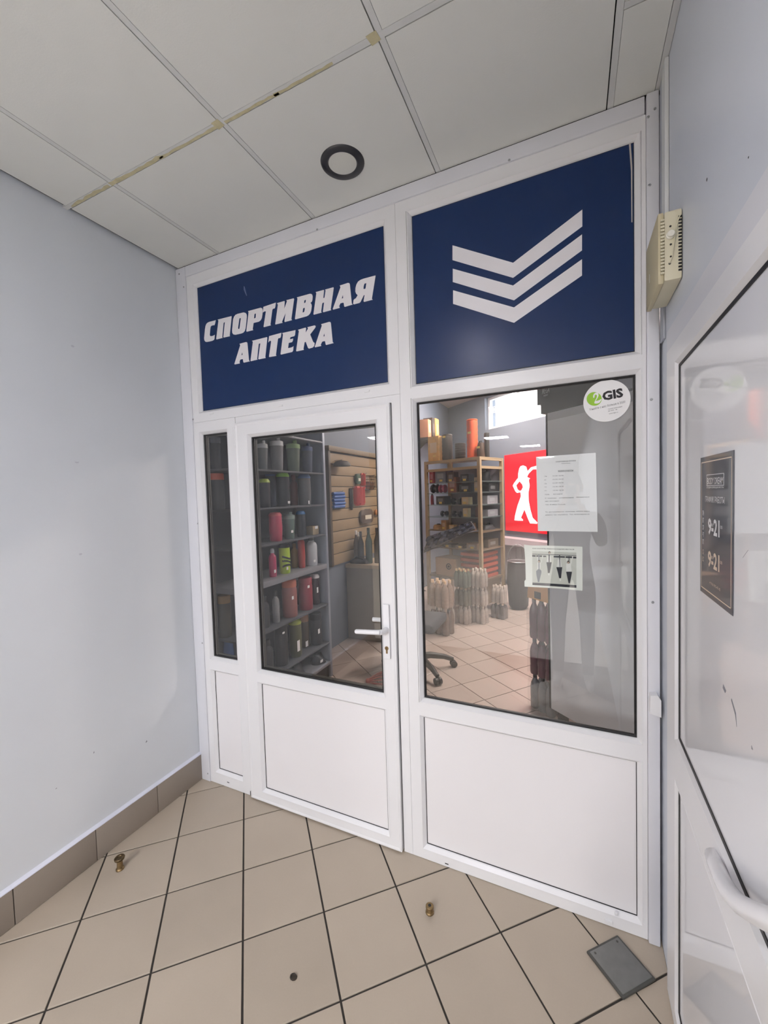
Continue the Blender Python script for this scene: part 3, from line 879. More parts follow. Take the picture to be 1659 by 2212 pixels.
# slightly curled sheet
NXp = 10
vs = []
for j in range(NXp + 1):
    for i in range(NXp + 1):
        u, v = i / NXp, j / NXp
        p = (c4[0] * (1 - u) + c4[1] * u) * (1 - v) + (c4[3] * (1 - u) + c4[2] * u) * v
        vs.append((p.x, YQ + .0015 * (u * u + (v - .5) ** 2) + .0005, p.z))
n1 = len(vs)
vs += [(x, y + .0004, z) for x, y, z in vs]
fs = []
W_ = NXp + 1
for j in range(NXp):
    for i in range(NXp):
        a = j * W_ + i
        fs.append((a, a + 1, a + W_ + 1, a + W_)); fs.append((n1 + a, n1 + a + W_, n1 + a + W_ + 1, n1 + a + 1))
edge = [i for i in range(W_)] + [j * W_ + NXp for j in range(1, W_)] + [NXp * W_ + i for i in range(NXp - 1, -1, -1)] + [j * W_ for j in range(NXp - 1, 0, -1)]
for a, b in zip(edge, edge[1:] + edge[:1]): fs.append((a, n1 + a, n1 + b, b))
mbp.add(vs, fs).build('sheet', M_PAPER, pa, 60)
SP = (1155.0, 970.0, 145 / 1659)
def pl(x, y): return at(SP[0] + x * SP[2], SP[1] + y * SP[2], 'y', YQ)
mb = MB()
for (x, y, x2, t, h) in ((520, 330, 1020, 'СПОРТИВНАЯ АПТЕКА', .0046), (580, 555, 955, 'РЕЖИМ РАБОТЫ', .0045),
                         (240, 685, 300, 'Пн', .0034), (445, 675, 710, '10.30-18.30', .0034), (245, 775, 285, 'Вт', .0034), (445, 762, 710, '10.30-18.30', .0034),
                         (245, 865, 298, 'Ср', .0034), (445, 852, 712, '10.30-18.30', .0034), (245, 950, 298, 'Чт', .0034), (450, 942, 715, '10.30-18.30', .0034),
                         (248, 1042, 300, 'Пт', .0034), (455, 1032, 718, '10.30-18.30', .0034), (252, 1135, 365, 'Сб,Вс', .0034), (460, 1125, 685, 'выходной', .0034),
                         (255, 1225, 540, 'Официально', .0034), (605, 1215, 960, 'установленные', .0034), (1030, 1200, 1350, 'праздничные', .0034),
                         (255, 1298, 600, 'дни: выходной', .0034), (262, 1385, 755, 'Тел. 8 (4852) 73-23-00', .0034),
                         (265, 1565, 322, 'По', .0034), (352, 1562, 722, 'договоренности', .0034), (762, 1556, 992, 'возможна', .0034), (1032, 1550, 1190, 'работа', .0034), (1225, 1548, 1358, 'вне', .0034),
                         (265, 1640, 445, 'данного', .0034), (470, 1636, 650, 'графика', .0034), (668, 1630, 830, 'работы.', .0034), (862, 1626, 1352, 'Тел. 8-910-662-99-19', .0034)):
    a_, b_ = pl(x, y), pl(x2, y - (x2 - x) * .018)
    text_on(mb, t, (a_.x, YQ - .0002, a_.z), (1, 0, 0), (0, 0, 1), (0, 0, 0), h, b_.x - a_.x)
for (x, x2, y) in ((660, 880, 358), (580, 955, 562)):
    a_, b_ = pl(x, y), pl(x2, y)
    mb.box(a_.x, b_.x, YQ - .0003, YQ - .0001, a_.z - .0004, a_.z + .0004)
mb.build('typed_text', mat('faint ink', (84, 84, 92), .7), pa, 0)['kind'] = 'stuff'

# picture sheet
pb = thing('picture_sheet', 'small white sheet with a printed photo of four hanging children taped to the window', 'notice', (1.925, .029, 1.255))
YB = .0275
SQ = (1120.0, 1165.0, 150 / 1659)
def pq(x, y, d=0.0): return at(SQ[0] + x * SQ[2], SQ[1] + y * SQ[2], 'y', YB - d)
MB().prism([[pq(x, y) for x, y in ((132, 128), (300, 148), (700, 150), (1528, 178), (1528, 1228), (900, 1170), (145, 1130), (143, 1000), (172, 960), (165, 600), (150, 350))]], (0, .0005, 0)).build('sheet', mat('cream paper', (238, 240, 232), .55), pb, 0)
mb = MB(); a_, b_ = pq(335, 228), pq(1328, 255)
text_on(mb, 'КАК НАУЧИТЬ РЕБЕНКА ПОДТЯГИВАТЬСЯ', (a_.x, YB - .0004, a_.z), (b_.x - a_.x, 0, b_.z - a_.z), (0, 0, 1), (0, 0, 0), .0036, b_.x - a_.x, bold=.015)
mb.build('caption', M_INK, pb, 0)['kind'] = 'stuff'
def flat(name, polys, col, d):
    mb = MB()
    for q in polys: mb.prism([[pq(x, y, d) for x, y in q]], (0, .00005, 0))
    return tag(mb.build(name, mat('print %s' % (col,), col, .6), pb, 0), kind='stuff')
flat('photo_ground', [[(330, 282), (1382, 316), (1384, 1160), (330, 1092)]], (206, 208, 198), .0002)
flat('photo_dark', [[(328, 378), (410, 382), (410, 416), (328, 412)], [(425, 382), (562, 386), (562, 420), (425, 416)], [(588, 390), (660, 392), (660, 424), (588, 422)], [(838, 398), (1110, 404), (1110, 442), (838, 432)],
                    [(1125, 404), (1280, 406), (1280, 450), (1125, 446)], [(1305, 412), (1382, 414), (1382, 460), (1305, 456)], [(328, 346), (1382, 380), (1382, 392), (328, 360)],
                    [(333, 1034), (700, 1052), (1384, 1096), (1384, 1160), (700, 1112), (333, 1092)],
                    [(665, 548), (795, 548), (778, 640), (745, 805), (700, 805), (690, 680)], [(903, 665), (1045, 665), (1030, 800), (1018, 930), (972, 930), (940, 790)], [(1138, 775), (1278, 775), (1258, 900), (1228, 1050), (1196, 1050), (1165, 900)],
                    [(718, 365), (745, 365), (742, 550), (722, 550)], [(1198, 400), (1218, 400), (1216, 560), (1200, 560)], [(970, 380), (992, 380), (996, 660), (984, 660)]], (36, 38, 48), .0004)
flat('photo_grey', [[(485, 705), (545, 745), (548, 800), (510, 950), (495, 1022), (465, 1022), (430, 860), (420, 760)], [(478, 360), (498, 360), (500, 710), (480, 710)]], (128, 132, 138), .0005)
flat('photo_pale', [[(445, 560), (535, 560), (525, 700), (490, 700), (445, 720)], [(690, 400), (770, 400), (790, 545), (670, 545)], [(935, 480), (1010, 480), (1035, 660), (912, 660)], [(1140, 580), (1250, 580), (1270, 770), (1140, 770)],
                    [(435, 400), (455, 400), (478, 540), (460, 560)], [(565, 400), (582, 400), (550, 560), (535, 560)], [(1275, 400), (1300, 410), (1262, 600), (1248, 580)], [(1130, 410), (1148, 410), (1172, 540), (1156, 560)],
                    [(708, 810), (740, 810), (740, 860), (712, 866)], [(976, 935), (1016, 935), (1018, 990), (984, 1002)]], (232, 232, 226), .0003)
circ = lambda cx, cy, r: [(cx + r * math.cos(2 * math.pi * q / 14), cy + r * 1.15 * math.sin(2 * math.pi * q / 14)) for q in range(14)]
flat('photo_hair', [circ(492, 520, 27), circ(740, 318, 28), circ(1192, 545, 33)], (60, 52, 44), .0006)
flat('photo_face', [circ(490, 530, 17), circ(742, 328, 17), circ(1188, 560, 18)], (206, 178, 156), .0007)

# ------------------------------------------------------------------ dark opening-hours sheet on the right door
XB = FX + .0084
bd = thing('hours_sign', 'dark grey opening hours sheet with white lettering on the right door', 'sign', (XB, -.62, 1.385))
cs = [at(x, y, 'x', XB) for x, y in ((1517, 988), (1586, 973), (1584, 1328), (1511, 1276))]
yl = (cs[0].y + cs[3].y) / 2; yr = (cs[1].y + cs[2].y) / 2; zt = (cs[0].z + cs[1].z) / 2; zb = (cs[2].z + cs[3].z) / 2
MB().box(XB - .0008, XB, yr, yl, zb, zt).build('sheet', mat('charcoal laminate', (66, 69, 80), .35, coat=.6, var=.03), bd, 0)
SW = abs(yr - yl); SHh = zt - zb
M_WPRINT = mat('white print', (226, 226, 228), .5)
M_CPRINT = mat('cream print', (222, 204, 184), .5)
XP = XB - .0010
def sp_(u, v): return Vector((XP, yl + (yr - yl) * u, zt - SHh * v))
UB = Vector((0, -1, 0))
side_b = lambda u0, u1, v0, v1, mb: mb.box(XP - .0001, XP + .0001, *sorted((yl + (yr - yl) * u0, yl + (yr - yl) * u1)), zt - SHh * v1, zt - SHh * v0)
mb = MB()
for b in ((.04, .96, .035, .042), (.04, .96, .958, .965), (.04, .048, .035, .965), (.952, .96, .035, .965)): side_b(*b, mb)
mb.build('border', M_CPRINT, bd, 0)
mb = MB()
for b in ((.23, .75, .13, .134), (.23, .75, .205, .209), (.75, .755, .13, .209), (.225, .23, .13, .209)): side_b(*b, mb)
text_on(mb, 'BODY DREAM', sp_(.245, .198), UB, UZ, (0, 0, 0), .0145, SW * .49, bold=.01)
text_on(mb, 'СТУДИЯ КОРРЕКЦИИ ФИГУРЫ', sp_(.225, .226), UB, UZ, (0, 0, 0), .0035, SW * .53, bold=.012)
text_on(mb, 'ГРАФИК РАБОТЫ', sp_(.18, .325), UB, UZ, (0, 0, 0), .013, SW * .60, bold=.006)
text_on(mb, '9-21', sp_(.28, .545), UB, UZ, (0, 0, 0), .034, SW * .36, bold=.03)
text_on(mb, '00', sp_(.385, .490), UB, UZ, (0, 0, 0), .007, SW * .06)
text_on(mb, '00', sp_(.66, .490), UB, UZ, (0, 0, 0), .007, SW * .06)
for k, t in enumerate(('ПН', 'ВТ', 'СР', 'ЧТ', 'ПТ')):
    text_on(mb, t, sp_(.085, .425 + k * .053), UB, UZ, (0, 0, 0), .0105, SW * .045, bold=.02)
mb.build('lettering', M_WPRINT, bd, 0)['kind'] = 'stuff'
mb = MB()
text_on(mb, '9-21', sp_(.28, .775), UB, UZ, (0, 0, 0), .034, SW * .36, bold=.03)
text_on(mb, '00', sp_(.385, .715), UB, UZ, (0, 0, 0), .007, SW * .06)
text_on(mb, '00', sp_(.66, .720), UB, UZ, (0, 0, 0), .007, SW * .06)
for k, t in enumerate(('СБ', 'ВС')):
    text_on(mb, t, sp_(.085, .712 + k * .053), UB, UZ, (0, 0, 0), .0105, SW * .045)
text_on(mb, '+7 910 975-47-42', sp_(.33, .90), UB, UZ, (0, 0, 0), .006, SW * .34)
mb.build('lettering', M_CPRINT, bd, 0)['kind'] = 'stuff'

# ------------------------------------------------------------------ hall lamps behind the viewpoint (most mirrored in the glass, the last pair added unseen for fill)
M_TUBE = lamp_mat('lit lamp tube', (251, 250, 252), HALL_LAMP)
M_LF = mat('lamp housing', (225, 225, 225), .5)
lamps = [(1.10, -4.9), (.35, -8.3), (.90, -10.8), (1.05, -15.6), (-1.9, -3.6), (-1.9, -6.6)]
first = None
for k, (x, y) in enumerate(lamps):
    lab = ('bright four tube ceiling lamp mirrored largest in the wide window', 'four tube ceiling lamp mirrored left of the red poster top', 'four tube ceiling lamp mirrored on the red poster', 'four tube ceiling lamp mirrored smallest above the typed notice', 'added unseen four tube ceiling lamp in the hall nearest round the corner', 'added unseen four tube ceiling lamp in the hall farther round the corner')[k]
    if first is None:
        first = thing('ceiling_lamp', lab, 'lamp', (x, y, H - .03), 'hall ceiling lamps')
        mb = MB(Matrix(((1, 0, 0, 0), (0, 0, 1, y - .29), (0, 1, 0, H - .021), (0, 0, 0, 1)))); mb.frame(x - .29, x + .29, 0, .58, [(0, 0), (.015, 0), (.015, .02), (0, .02)])
        mb.build('housing', M_LF, first, 0)
        MB().box(x - .274, x + .274, y - .274, y + .274, H - .004, H - .001).build('reflector', M_LF, first, 0)
        for q in range(4):
            yq = y - .225 + q * .15
            MB().add([(x - .26, yq - .016, H - .010), (x + .26, yq - .016, H - .010), (x + .26, yq + .016, H - .010), (x - .26, yq + .016, H - .010)], [(0, 3, 2, 1)]).build('tube', M_TUBE, first, 0)
    else:
        copy_tree(first, None, lab, (x, y, H - .03))

# lit round downlight near the viewpoint, a twin of the dark one
dl = copy_tree(lr, None, 'round recessed downlight with a black ring, lit, behind the viewpoint', (1.22, -2.12, H - .02))
ld = [c for c in bpy.data.objects if c.parent == dl and c.name.startswith('diffuser')][0]
ld.data = ld.data.copy(); ld.data.materials[0] = lamp_mat('lit opal diffuser', (244, 240, 255), 420.0)

# ================================================================== the shop behind the glass
M_SWALL = mat('slate blue shop wall', (110, 116, 128), .6, var=.03, scale=2)
M_SCEIL = mat('shop ceiling', (196, 178, 168), .8)
struct(MB().box(XI - .12, XI, .16, 7.2, 0, SH).build('wall_left', M_SWALL), 'slate blue side wall of the shop behind the shaker shelves')
struct(MB().box(4.0, 4.12, .16, 4.2, 0, SH).build('wall_right', M_SWALL), 'slate blue wall on the far right of the shop')
struct(MB().box(XI - .12, 4.12, .16, 8.4, SH, SH + .1).build('ceiling', M_SCEIL), 'warm beige ceiling of the shop')
nW = -D2


def wl_(px, py):                       # spot on the window wall -> (s along D1, z)
    p = hit(px, py, W0, nW); return (p - W0).dot(D1), p.z


def wp(s, z, d=0.0):                   # point of the window wall, d = distance in front of it
    return W0 + D1 * s + Z3 * z - D2 * d


s0, zt0 = wl_(1047, 868); sA, zb0 = wl_(1047, 930)
s1 = wl_(1290, 900)[0]
z0w, z1w = zb0, min(SH - .05, zt0 + .12)
sL, sR = 2.2, -3.9
mb = MB()
def slab(mb, sa, sb, za, zb, d0=0.0, d1=-.25):
    return mb.obox(wp(sb, za, d0), D1 * (sa - sb), -D2 * (d1 - d0), Z3 * (zb - za))
slab(mb, sL, s0, 0, SH); slab(mb, s0, s1, 0, z0w); slab(mb, s0, s1, z1w, SH); slab(mb, s1, sR, 0, SH)
struct(mb.build('wall_back', M_SWALL, None, 0), 'slate blue window wall at the back of the shop')
w4 = sroot('window_4', tuple(wp(s1, z0w)), 'bright daylit window high in the back wall of the shop')
mb = MB()
slab(mb, s0, s0 - .05, z0w, z1w, -.08, -.14); slab(mb, s1 + .05, s1, z0w, z1w, -.08, -.14); slab(mb, s0 - .05, s1 + .05, z0w, z0w + .05, -.08, -.14); slab(mb, s0 - .05, s1 + .05, z1w - .05, z1w, -.08, -.14)
sm = s0 - (s0 - s1) * .33
slab(mb, sm + .03, sm - .03, z0w + .05, z1w - .05, -.08, -.14)
mb.build('frame', M_PVC, w4, 0)
slab(MB(), s0 - .05, sm + .03, z0w + .05, z1w - .05, -.10, -.104).build('pane', M_GLASS, w4, 0)
slab(MB(), sm - .03, s1 + .05, z0w + .05, z1w - .05, -.10, -.104).build('pane', M_GLASS, w4, 0)

# red poster; its emission stands in for daylight coming through the film
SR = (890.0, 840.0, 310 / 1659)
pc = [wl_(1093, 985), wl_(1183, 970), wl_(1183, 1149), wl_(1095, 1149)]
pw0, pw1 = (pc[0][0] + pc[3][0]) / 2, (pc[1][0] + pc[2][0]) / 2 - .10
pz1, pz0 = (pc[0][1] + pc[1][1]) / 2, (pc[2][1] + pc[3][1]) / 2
po = thing('glow_poster', 'red poster with painted daylight glow and a white dancing figure on the back wall', 'poster', tuple(wp((pw0 + pw1) / 2, pz0)))
slab(MB(), pw0, pw1, pz0, pz1, .035, .0).build('glow_panel', mat('red glow film', (214, 30, 44), .35, emit=(214, 22, 38), estr=.55), po, 0)
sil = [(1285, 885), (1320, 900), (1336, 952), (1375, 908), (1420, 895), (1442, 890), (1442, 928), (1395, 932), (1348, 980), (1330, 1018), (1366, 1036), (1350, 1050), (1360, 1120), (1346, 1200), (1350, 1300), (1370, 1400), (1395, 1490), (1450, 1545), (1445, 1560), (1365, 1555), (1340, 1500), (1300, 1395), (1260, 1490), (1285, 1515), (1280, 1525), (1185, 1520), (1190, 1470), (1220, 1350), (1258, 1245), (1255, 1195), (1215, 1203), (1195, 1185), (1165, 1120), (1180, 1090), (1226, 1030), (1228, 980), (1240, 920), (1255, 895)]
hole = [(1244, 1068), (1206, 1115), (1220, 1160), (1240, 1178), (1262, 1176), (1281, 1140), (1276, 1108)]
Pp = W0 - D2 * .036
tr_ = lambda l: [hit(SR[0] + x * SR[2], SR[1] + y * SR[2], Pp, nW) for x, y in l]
MB().prism([tr_(sil), tr_(hole)], -D2 * .001).build('silhouette', mat('white glow film', (250, 250, 252), .4, emit=(255, 252, 255), estr=.9), po, 0)
sl0 = wl_(1096, 1158); sl1 = wl_(1096, 1172)
struct(slab(MB(), pw0 + .05, pw1 - .6, sl1[1], sl0[1], .22, 0).build('trim_6', mat('sill', (205, 190, 196), .5), None, 0), 'pale window sill under the red poster')
ra = thing('radiator_cover', 'grey ribbed radiator cover under the sill below the red poster', 'radiator', tuple(wp(pw0 - .3, 0)))
slab(MB(), pw0 + .02, pw1 - .5, .10, sl1[1] - .01, .12, .002).build('panel', mat('radiator grey', (150, 146, 148), .5), ra, 0)
for k in range(11):
    s = pw0 - .03 - k * .13
    slab(MB(), s, s - .05, .14, sl1[1] - .05, .132, .12).build('rib', MATS['radiator grey'], ra, 0)
slab(MB(), pw0 - .1, pw0 - .14, 0, .10, .10, .04).build('foot', MATS['radiator grey'], ra, 0)
slab(MB(), pw1 - .3, pw1 - .34, 0, .10, .10, .04).build('foot', MATS['radiator grey'], ra, 0)

# ------------------------------------------------------------------ shaker shelf just inside the door
M_SHELF = mat('grey white shelf', (134, 136, 142), .35, var=.02)
M_SHELFD = mat('dark shelf edge', (60, 62, 66), .5)
M_UPR = mat('pale metal upright', (150, 156, 168), .3, metal=.2)
M_BACKP = mat('grey back panel', (76, 79, 86), .6)
SX0, SX1, SY0, SY1 = -.345, 0.0, .37, 1.455
shf = thing('display_shelf', 'tall grey shelf unit full of shaker bottles just inside the shop door', 'shelf', (-.17, .9, 0))
LV = [.150, .326, .673, 1.030, 1.297, 1.560, 1.835, 2.110]
for k, z in enumerate(LV):
    th = .040 if k == 3 else (.03 if k == 0 else .014)
    MB().rbox(SX0 + .012, SX1, SY0 + .002, SY1 - .035, z - th, z, .002).build('shelf', M_SHELF if k in (0, 3, 7) else M_BACKP, shf)
for x in (SX0 + .0, SX1 - .028):
    for y in (SY0 - .028, SY1 - .033):
        MB().rbox(x, x + .028, y, y + .03, 0, 2.25, .002).build('upright', M_UPR, shf)
MB().rbox(SX0 + .03, SX1 - .03, SY1 - .028, SY1 - .010, .0, 2.25, .002).build('end_panel', M_UPR, shf)
MB().box(SX0, SX0 + .011, SY0, SY1 - .035, .05, 2.25).build('back_panel', M_BACKP, shf, 0)
MB().rbox(SX0 + .02, SX1 - .02, SY0 + .004, SY1 - .04, 0.001, .115, .002).build('plinth', M_SHELFD, shf)


def colr(c, rough=.35, tag_=''):
    return mat('plastic %s %s' % (c, tag_), c, rough, var=.04, scale=12)


M_TAG = mat('price tag', (232, 232, 234), .6)


def shaker(px, top, z, x, wpx, body, lid, kind, label, group='bottles on the shaker shelf', cat='bottle', clear=False, tagp=None):
    P = at(px, (top + 1060) / 2, 'x', x)
    dep = (P - CAM).dot(FWD)
    r = wpx / 2 * dep / F_PX * .95
    h = max(.08, at(px, top, 'x', x).z - z)
    y = min(max(P.y, SY0 + r + .006), SY1 - .04 - r)
    L = (P.x, y, z)
    t = thing({'jar': 'plastic_jar', 'flask': 'sports_bottle', 'cup': 'shaker_bottle', 'tumbler': 'shaker_bottle', 'pouch': 'sachet_bag'}[kind], label, cat, L, group)
    bm_ = glass_mat('clear plastic %s' % (body,), body, 1.5, .08, .45) if clear else colr(body)
    lm_ = colr(lid, .4)
    if kind == 'cup':           # tapered shaker with a screw lid, flip spout and carry ring
        hb = h * .74
        MB().lathe([(r * .74, .0), (r * .80, .006), (r * .97, hb), (r * .97, hb)], L, 18).build('body', bm_, t, 40)
        lidm = MB().lathe([(r, hb), (r * 1.02, hb + .004), (r * .99, hb + h * .13), (r * .62, hb + h * .16), (r * .55, hb + h * .16)], L, 18).build('lid', lm_, t, 40)
        MB().lathe([(r * .30, hb + h * .15), (r * .30, h * .985), (r * .22, h)], (L[0] + r * .35, L[1], L[2]), 10).build('spout', lm_, lidm, 40)
    elif kind == 'flask':
        MB().lathe([(r * .92, 0), (r, .008), (r, h * .66), (r * .86, h * .74), (r * .48, h * .80), (r * .46, h * .84)], L, 18).build('body', bm_, t, 40)
        MB().lathe([(r * .52, h * .835), (r * .54, h * .95), (r * .40, h)], L, 14).build('cap', lm_, t, 40)
    elif kind == 'tumbler':
        MB().lathe([(r * .82, 0), (r * .9, .006), (r, h * .45), (r * .94, h * .86)], L, 18).build('body', bm_, t, 40)
        MB().lathe([(r * .97, h * .86), (r * .98, h * .90), (r * .72, h * .985), (r * .3, h)], L, 18).build('lid', lm_, t, 40)
    elif kind == 'jar':
        MB().lathe([(r * .93, 0), (r, .008), (r, h * .72), (r * .9, h * .80)], L, 18).build('body', bm_, t, 40)
        MB().lathe([(r * .97, h * .80), (r * .97, h * .97), (r * .9, h)], L, 22).build('lid', lm_, t, 40)
    elif kind == 'pouch':
        mb = MB(); n = 9
        vs = []
        for j in range(6):
            for i in range(14):
                a = 2 * math.pi * i / 14; q = j / 5
                rr = r * (1 - .35 * q + .10 * math.sin(a * 3 + j))
                vs.append((L[0] + rr * math.cos(a) * (1 - .6 * q * q), L[1] + rr * math.sin(a), L[2] + h * q))
        fs = [(j * 14 + i, j * 14 + (i + 1) % 14, (j + 1) * 14 + (i + 1) % 14, (j + 1) * 14 + i) for j in range(5) for i in range(14)] + [tuple(range(13, -1, -1)), tuple(70 + i for i in range(14))]
        mb.add(vs, fs).build('bag', bm_, t, 60)
    if tagp:
        q = at(tagp[0], tagp[1], 'x', x + r * .98)
        w, hh = tagp[2], tagp[3]
        q.y = min(max(q.y, y - r * .6), y + r * .6)
        MB().box(x + r * 1.0, x + r * 1.0 + .001, q.y - w, q.y + w, max(z + .004, q.z - hh), q.z + hh).build('price_tag', M_TAG, t, 0)
    return t


XF = -.085
# top row
shaker(568, 952, LV[6], XF, 24, (176, 182, 184), (190, 194, 196), 'cup', 'clear shaker nearest the door stile on the top shelf', clear=True)
shaker(599, 945, LV[6], XF, 30, (196, 198, 200), (206, 208, 210), 'cup', 'frosted white shaker second from the left on the top shelf', clear=True)
shaker(634, 952, LV[6], XF, 32, (156, 170, 156), (140, 168, 120), 'cup', 'clear shaker with a pale green lid on the top shelf', clear=True)
shaker(664, 958, LV[6], XF, 26, (132, 140, 160), (72, 88, 128), 'cup', 'smoky shaker with a dull blue lid on the top shelf', clear=True)
# second row
shaker(571, 1034, LV[5], XF, 26, (56, 58, 64), (168, 190, 84), 'tumbler', 'dark shaker with a yellow green dome lid on the second shelf', clear=False)
shaker(584, 1018, LV[5], -.235, 24, (70, 76, 92), (66, 88, 140), 'tumbler', 'shaker with a dark blue lid standing behind the yellow green one')
shaker(611, 1020, LV[5], XF, 30, (42, 44, 48), (132, 184, 62), 'tumbler', 'black shaker with a bright green dome lid', tagp=(624, 1085, .014, .010))
shaker(634, 1026, LV[5], -.16, 18, (122, 72, 66), (140, 76, 66), 'flask', 'slim brick red bottle on the second shelf')
shaker(657, 1024, LV[5], XF, 30, (150, 152, 156), (70, 104, 150), 'tumbler', 'clear grey shaker with a steel blue lid', clear=True, tagp=(667, 1085, .008, .014))
# third row
shaker(593, 1106, LV[4], XF, 30, (186, 66, 92), (206, 84, 96), 'tumbler', 'raspberry pink shaker on the third shelf')
shaker(622, 1106, LV[4], XF, 28, (104, 124, 118), (142, 160, 154), 'cup', 'sage grey shaker with a folding spout', tagp=(631, 1148, .013, .010))
shaker(648, 1103, LV[4], XF, 22, (48, 52, 60), (58, 120, 180), 'tumbler', 'dark shaker with a bright blue lid', clear=False)
bx = at(676, 1140, 'x', XF)
b1 = thing('carton', 'small kraft carton at the end of the third shaker shelf', 'box', (XF, min(bx.y, SY1 - .085), LV[4]))
MB().rbox(XF - .04, XF + .03, min(bx.y, SY1 - .085) - .045, min(bx.y, SY1 - .085) + .045, LV[4], LV[4] + .075, .002).build('carton_body', mat('kraft', (164, 148, 122), .7), b1)
MB().box(XF + .0301, XF + .031, min(bx.y, SY1 - .085) - .01, min(bx.y, SY1 - .085) + .03, LV[4] + .05, LV[4] + .074).build('price_tag', M_TAG, b1, 0)
# fourth row (thick white shelf)
shaker(585, 1185, LV[3], XF, 17, (178, 52, 96), (190, 192, 198), 'flask', 'slim magenta bottle with a silver cap', tagp=(594, 1234, .010, .012))
lime = shaker(611, 1174, LV[3], XF, 26, (176, 206, 62), (34, 36, 38), 'tumbler', 'lime green and black patterned shaker on the thick shelf', tagp=(620, 1228, .010, .011))
Lp = lime.location
for k in range(3):
    vs = []
    rr = .048
    for q in range(9):
        a = math.radians(-75 + 150 * q / 8)
        for dz in (0, .016):
            vs.append((Lp.x + math.cos(a) * .046 * 1.0, Lp.y + math.sin(a) * .046, Lp.z + .05 + k * .034 + dz + .012 * math.sin(q * .5 + k)))
    w_ = []
    b0 = [c for c in bpy.data.objects if c.parent == lime and c.name.startswith('body')][0]
    rmax = max((Vector((v.co.x, v.co.y)).length for v in b0.data.vertices))
    vs = [(Lp.x + (v[0] - Lp.x) / .046 * rmax * 1.004, Lp.y + (v[1] - Lp.y) / .046 * rmax * 1.004, v[2]) for v in vs]
    MB().add(vs, [(2 * i, 2 * i + 1, 2 * i + 3, 2 * i + 2) for i in range(8)]).build('black_stripe', M_INK, lime, 40)
shaker(633, 1174, LV[3], -.17, 16, (176, 140, 84), (160, 124, 72), 'flask', 'slim gold bottle behind the lime shaker')
shaker(648, 1166, LV[3], -.10, 17, (176, 62, 58), (178, 64, 60), 'tumbler', 'plain red bottle on the thick shelf')
shaker(670, 1157, LV[3], XF, 25, (190, 194, 200), (40, 42, 46), 'flask', 'silver steel bottle with a black cap', tagp=(678, 1212, .014, .010))
# fifth row
shaker(567, 1290, LV[2], XF, 18, (58, 60, 64), (40, 42, 44), 'flask', 'narrow dark bottle beside the door stile on the fifth shelf')
ac = shaker(590, 1278, LV[2], XF, 16, (196, 198, 200), (52, 54, 56), 'flask', 'clear slim bottle with black vertical lettering', clear=True)
shaker(620, 1252, LV[2], XF, 34, (150, 96, 92), (186, 104, 80), 'jar', 'dusty rose shaker with an orange brown lid', tagp=(628, 1293, .011, .013))
shaker(655, 1248, LV[2], XF, 32, (140, 44, 62), (150, 54, 70), 'jar', 'wine red shaker on the fifth shelf', tagp=(664, 1268, .014, .011))
shaker(676, 1240, LV[2], -.10, 22, (58, 40, 52), (232, 232, 232), 'tumbler', 'dark plum shaker with a white dome lid', tagp=(674, 1279, .011, .024))
shaker(640, 1244, LV[2], -.25, 24, (84, 72, 76), (214, 214, 214), 'tumbler', 'shaker with a white dome lid at the back of the fifth shelf')
# sixth row
shaker(571, 1385, LV[1], XF, 22, (40, 42, 46), (54, 56, 60), 'flask', 'small black bottle beside the door stile on the lowest rows')
shaker(600, 1352, LV[1], XF, 30, (34, 36, 40), (28, 30, 32), 'jar', 'black shaker with a black lid', tagp=(610, 1368, .013, .007))
shaker(631, 1338, LV[1], XF, 30, (86, 88, 60), (164, 178, 70), 'tumbler', 'olive shaker with a lime lid', tagp=(627, 1405, .017, .044))
shaker(650, 1330, LV[1], -.15, 24, (84, 76, 62), (186, 144, 112), 'jar', 'khaki shaker with a tan lid', tagp=(655, 1395, .017, .024))
shaker(676, 1326, LV[1], XF, 28, (30, 32, 38), (36, 38, 44), 'jar', 'large matte black shaker near the shelf end', tagp=(668, 1375, .014, .020))
shaker(680, 1428, LV[0], XF, 34, (32, 34, 40), (44, 46, 52), 'pouch', 'black printed sachet bag on the bottom shelf', cat='bag', tagp=(681, 1437, .020, .011))
shaker(635, 1440, LV[0], XF, 40, (38, 40, 46), (44, 46, 52), 'pouch', 'dull black sachet bag on the bottom shelf beside the printed one', cat='bag')
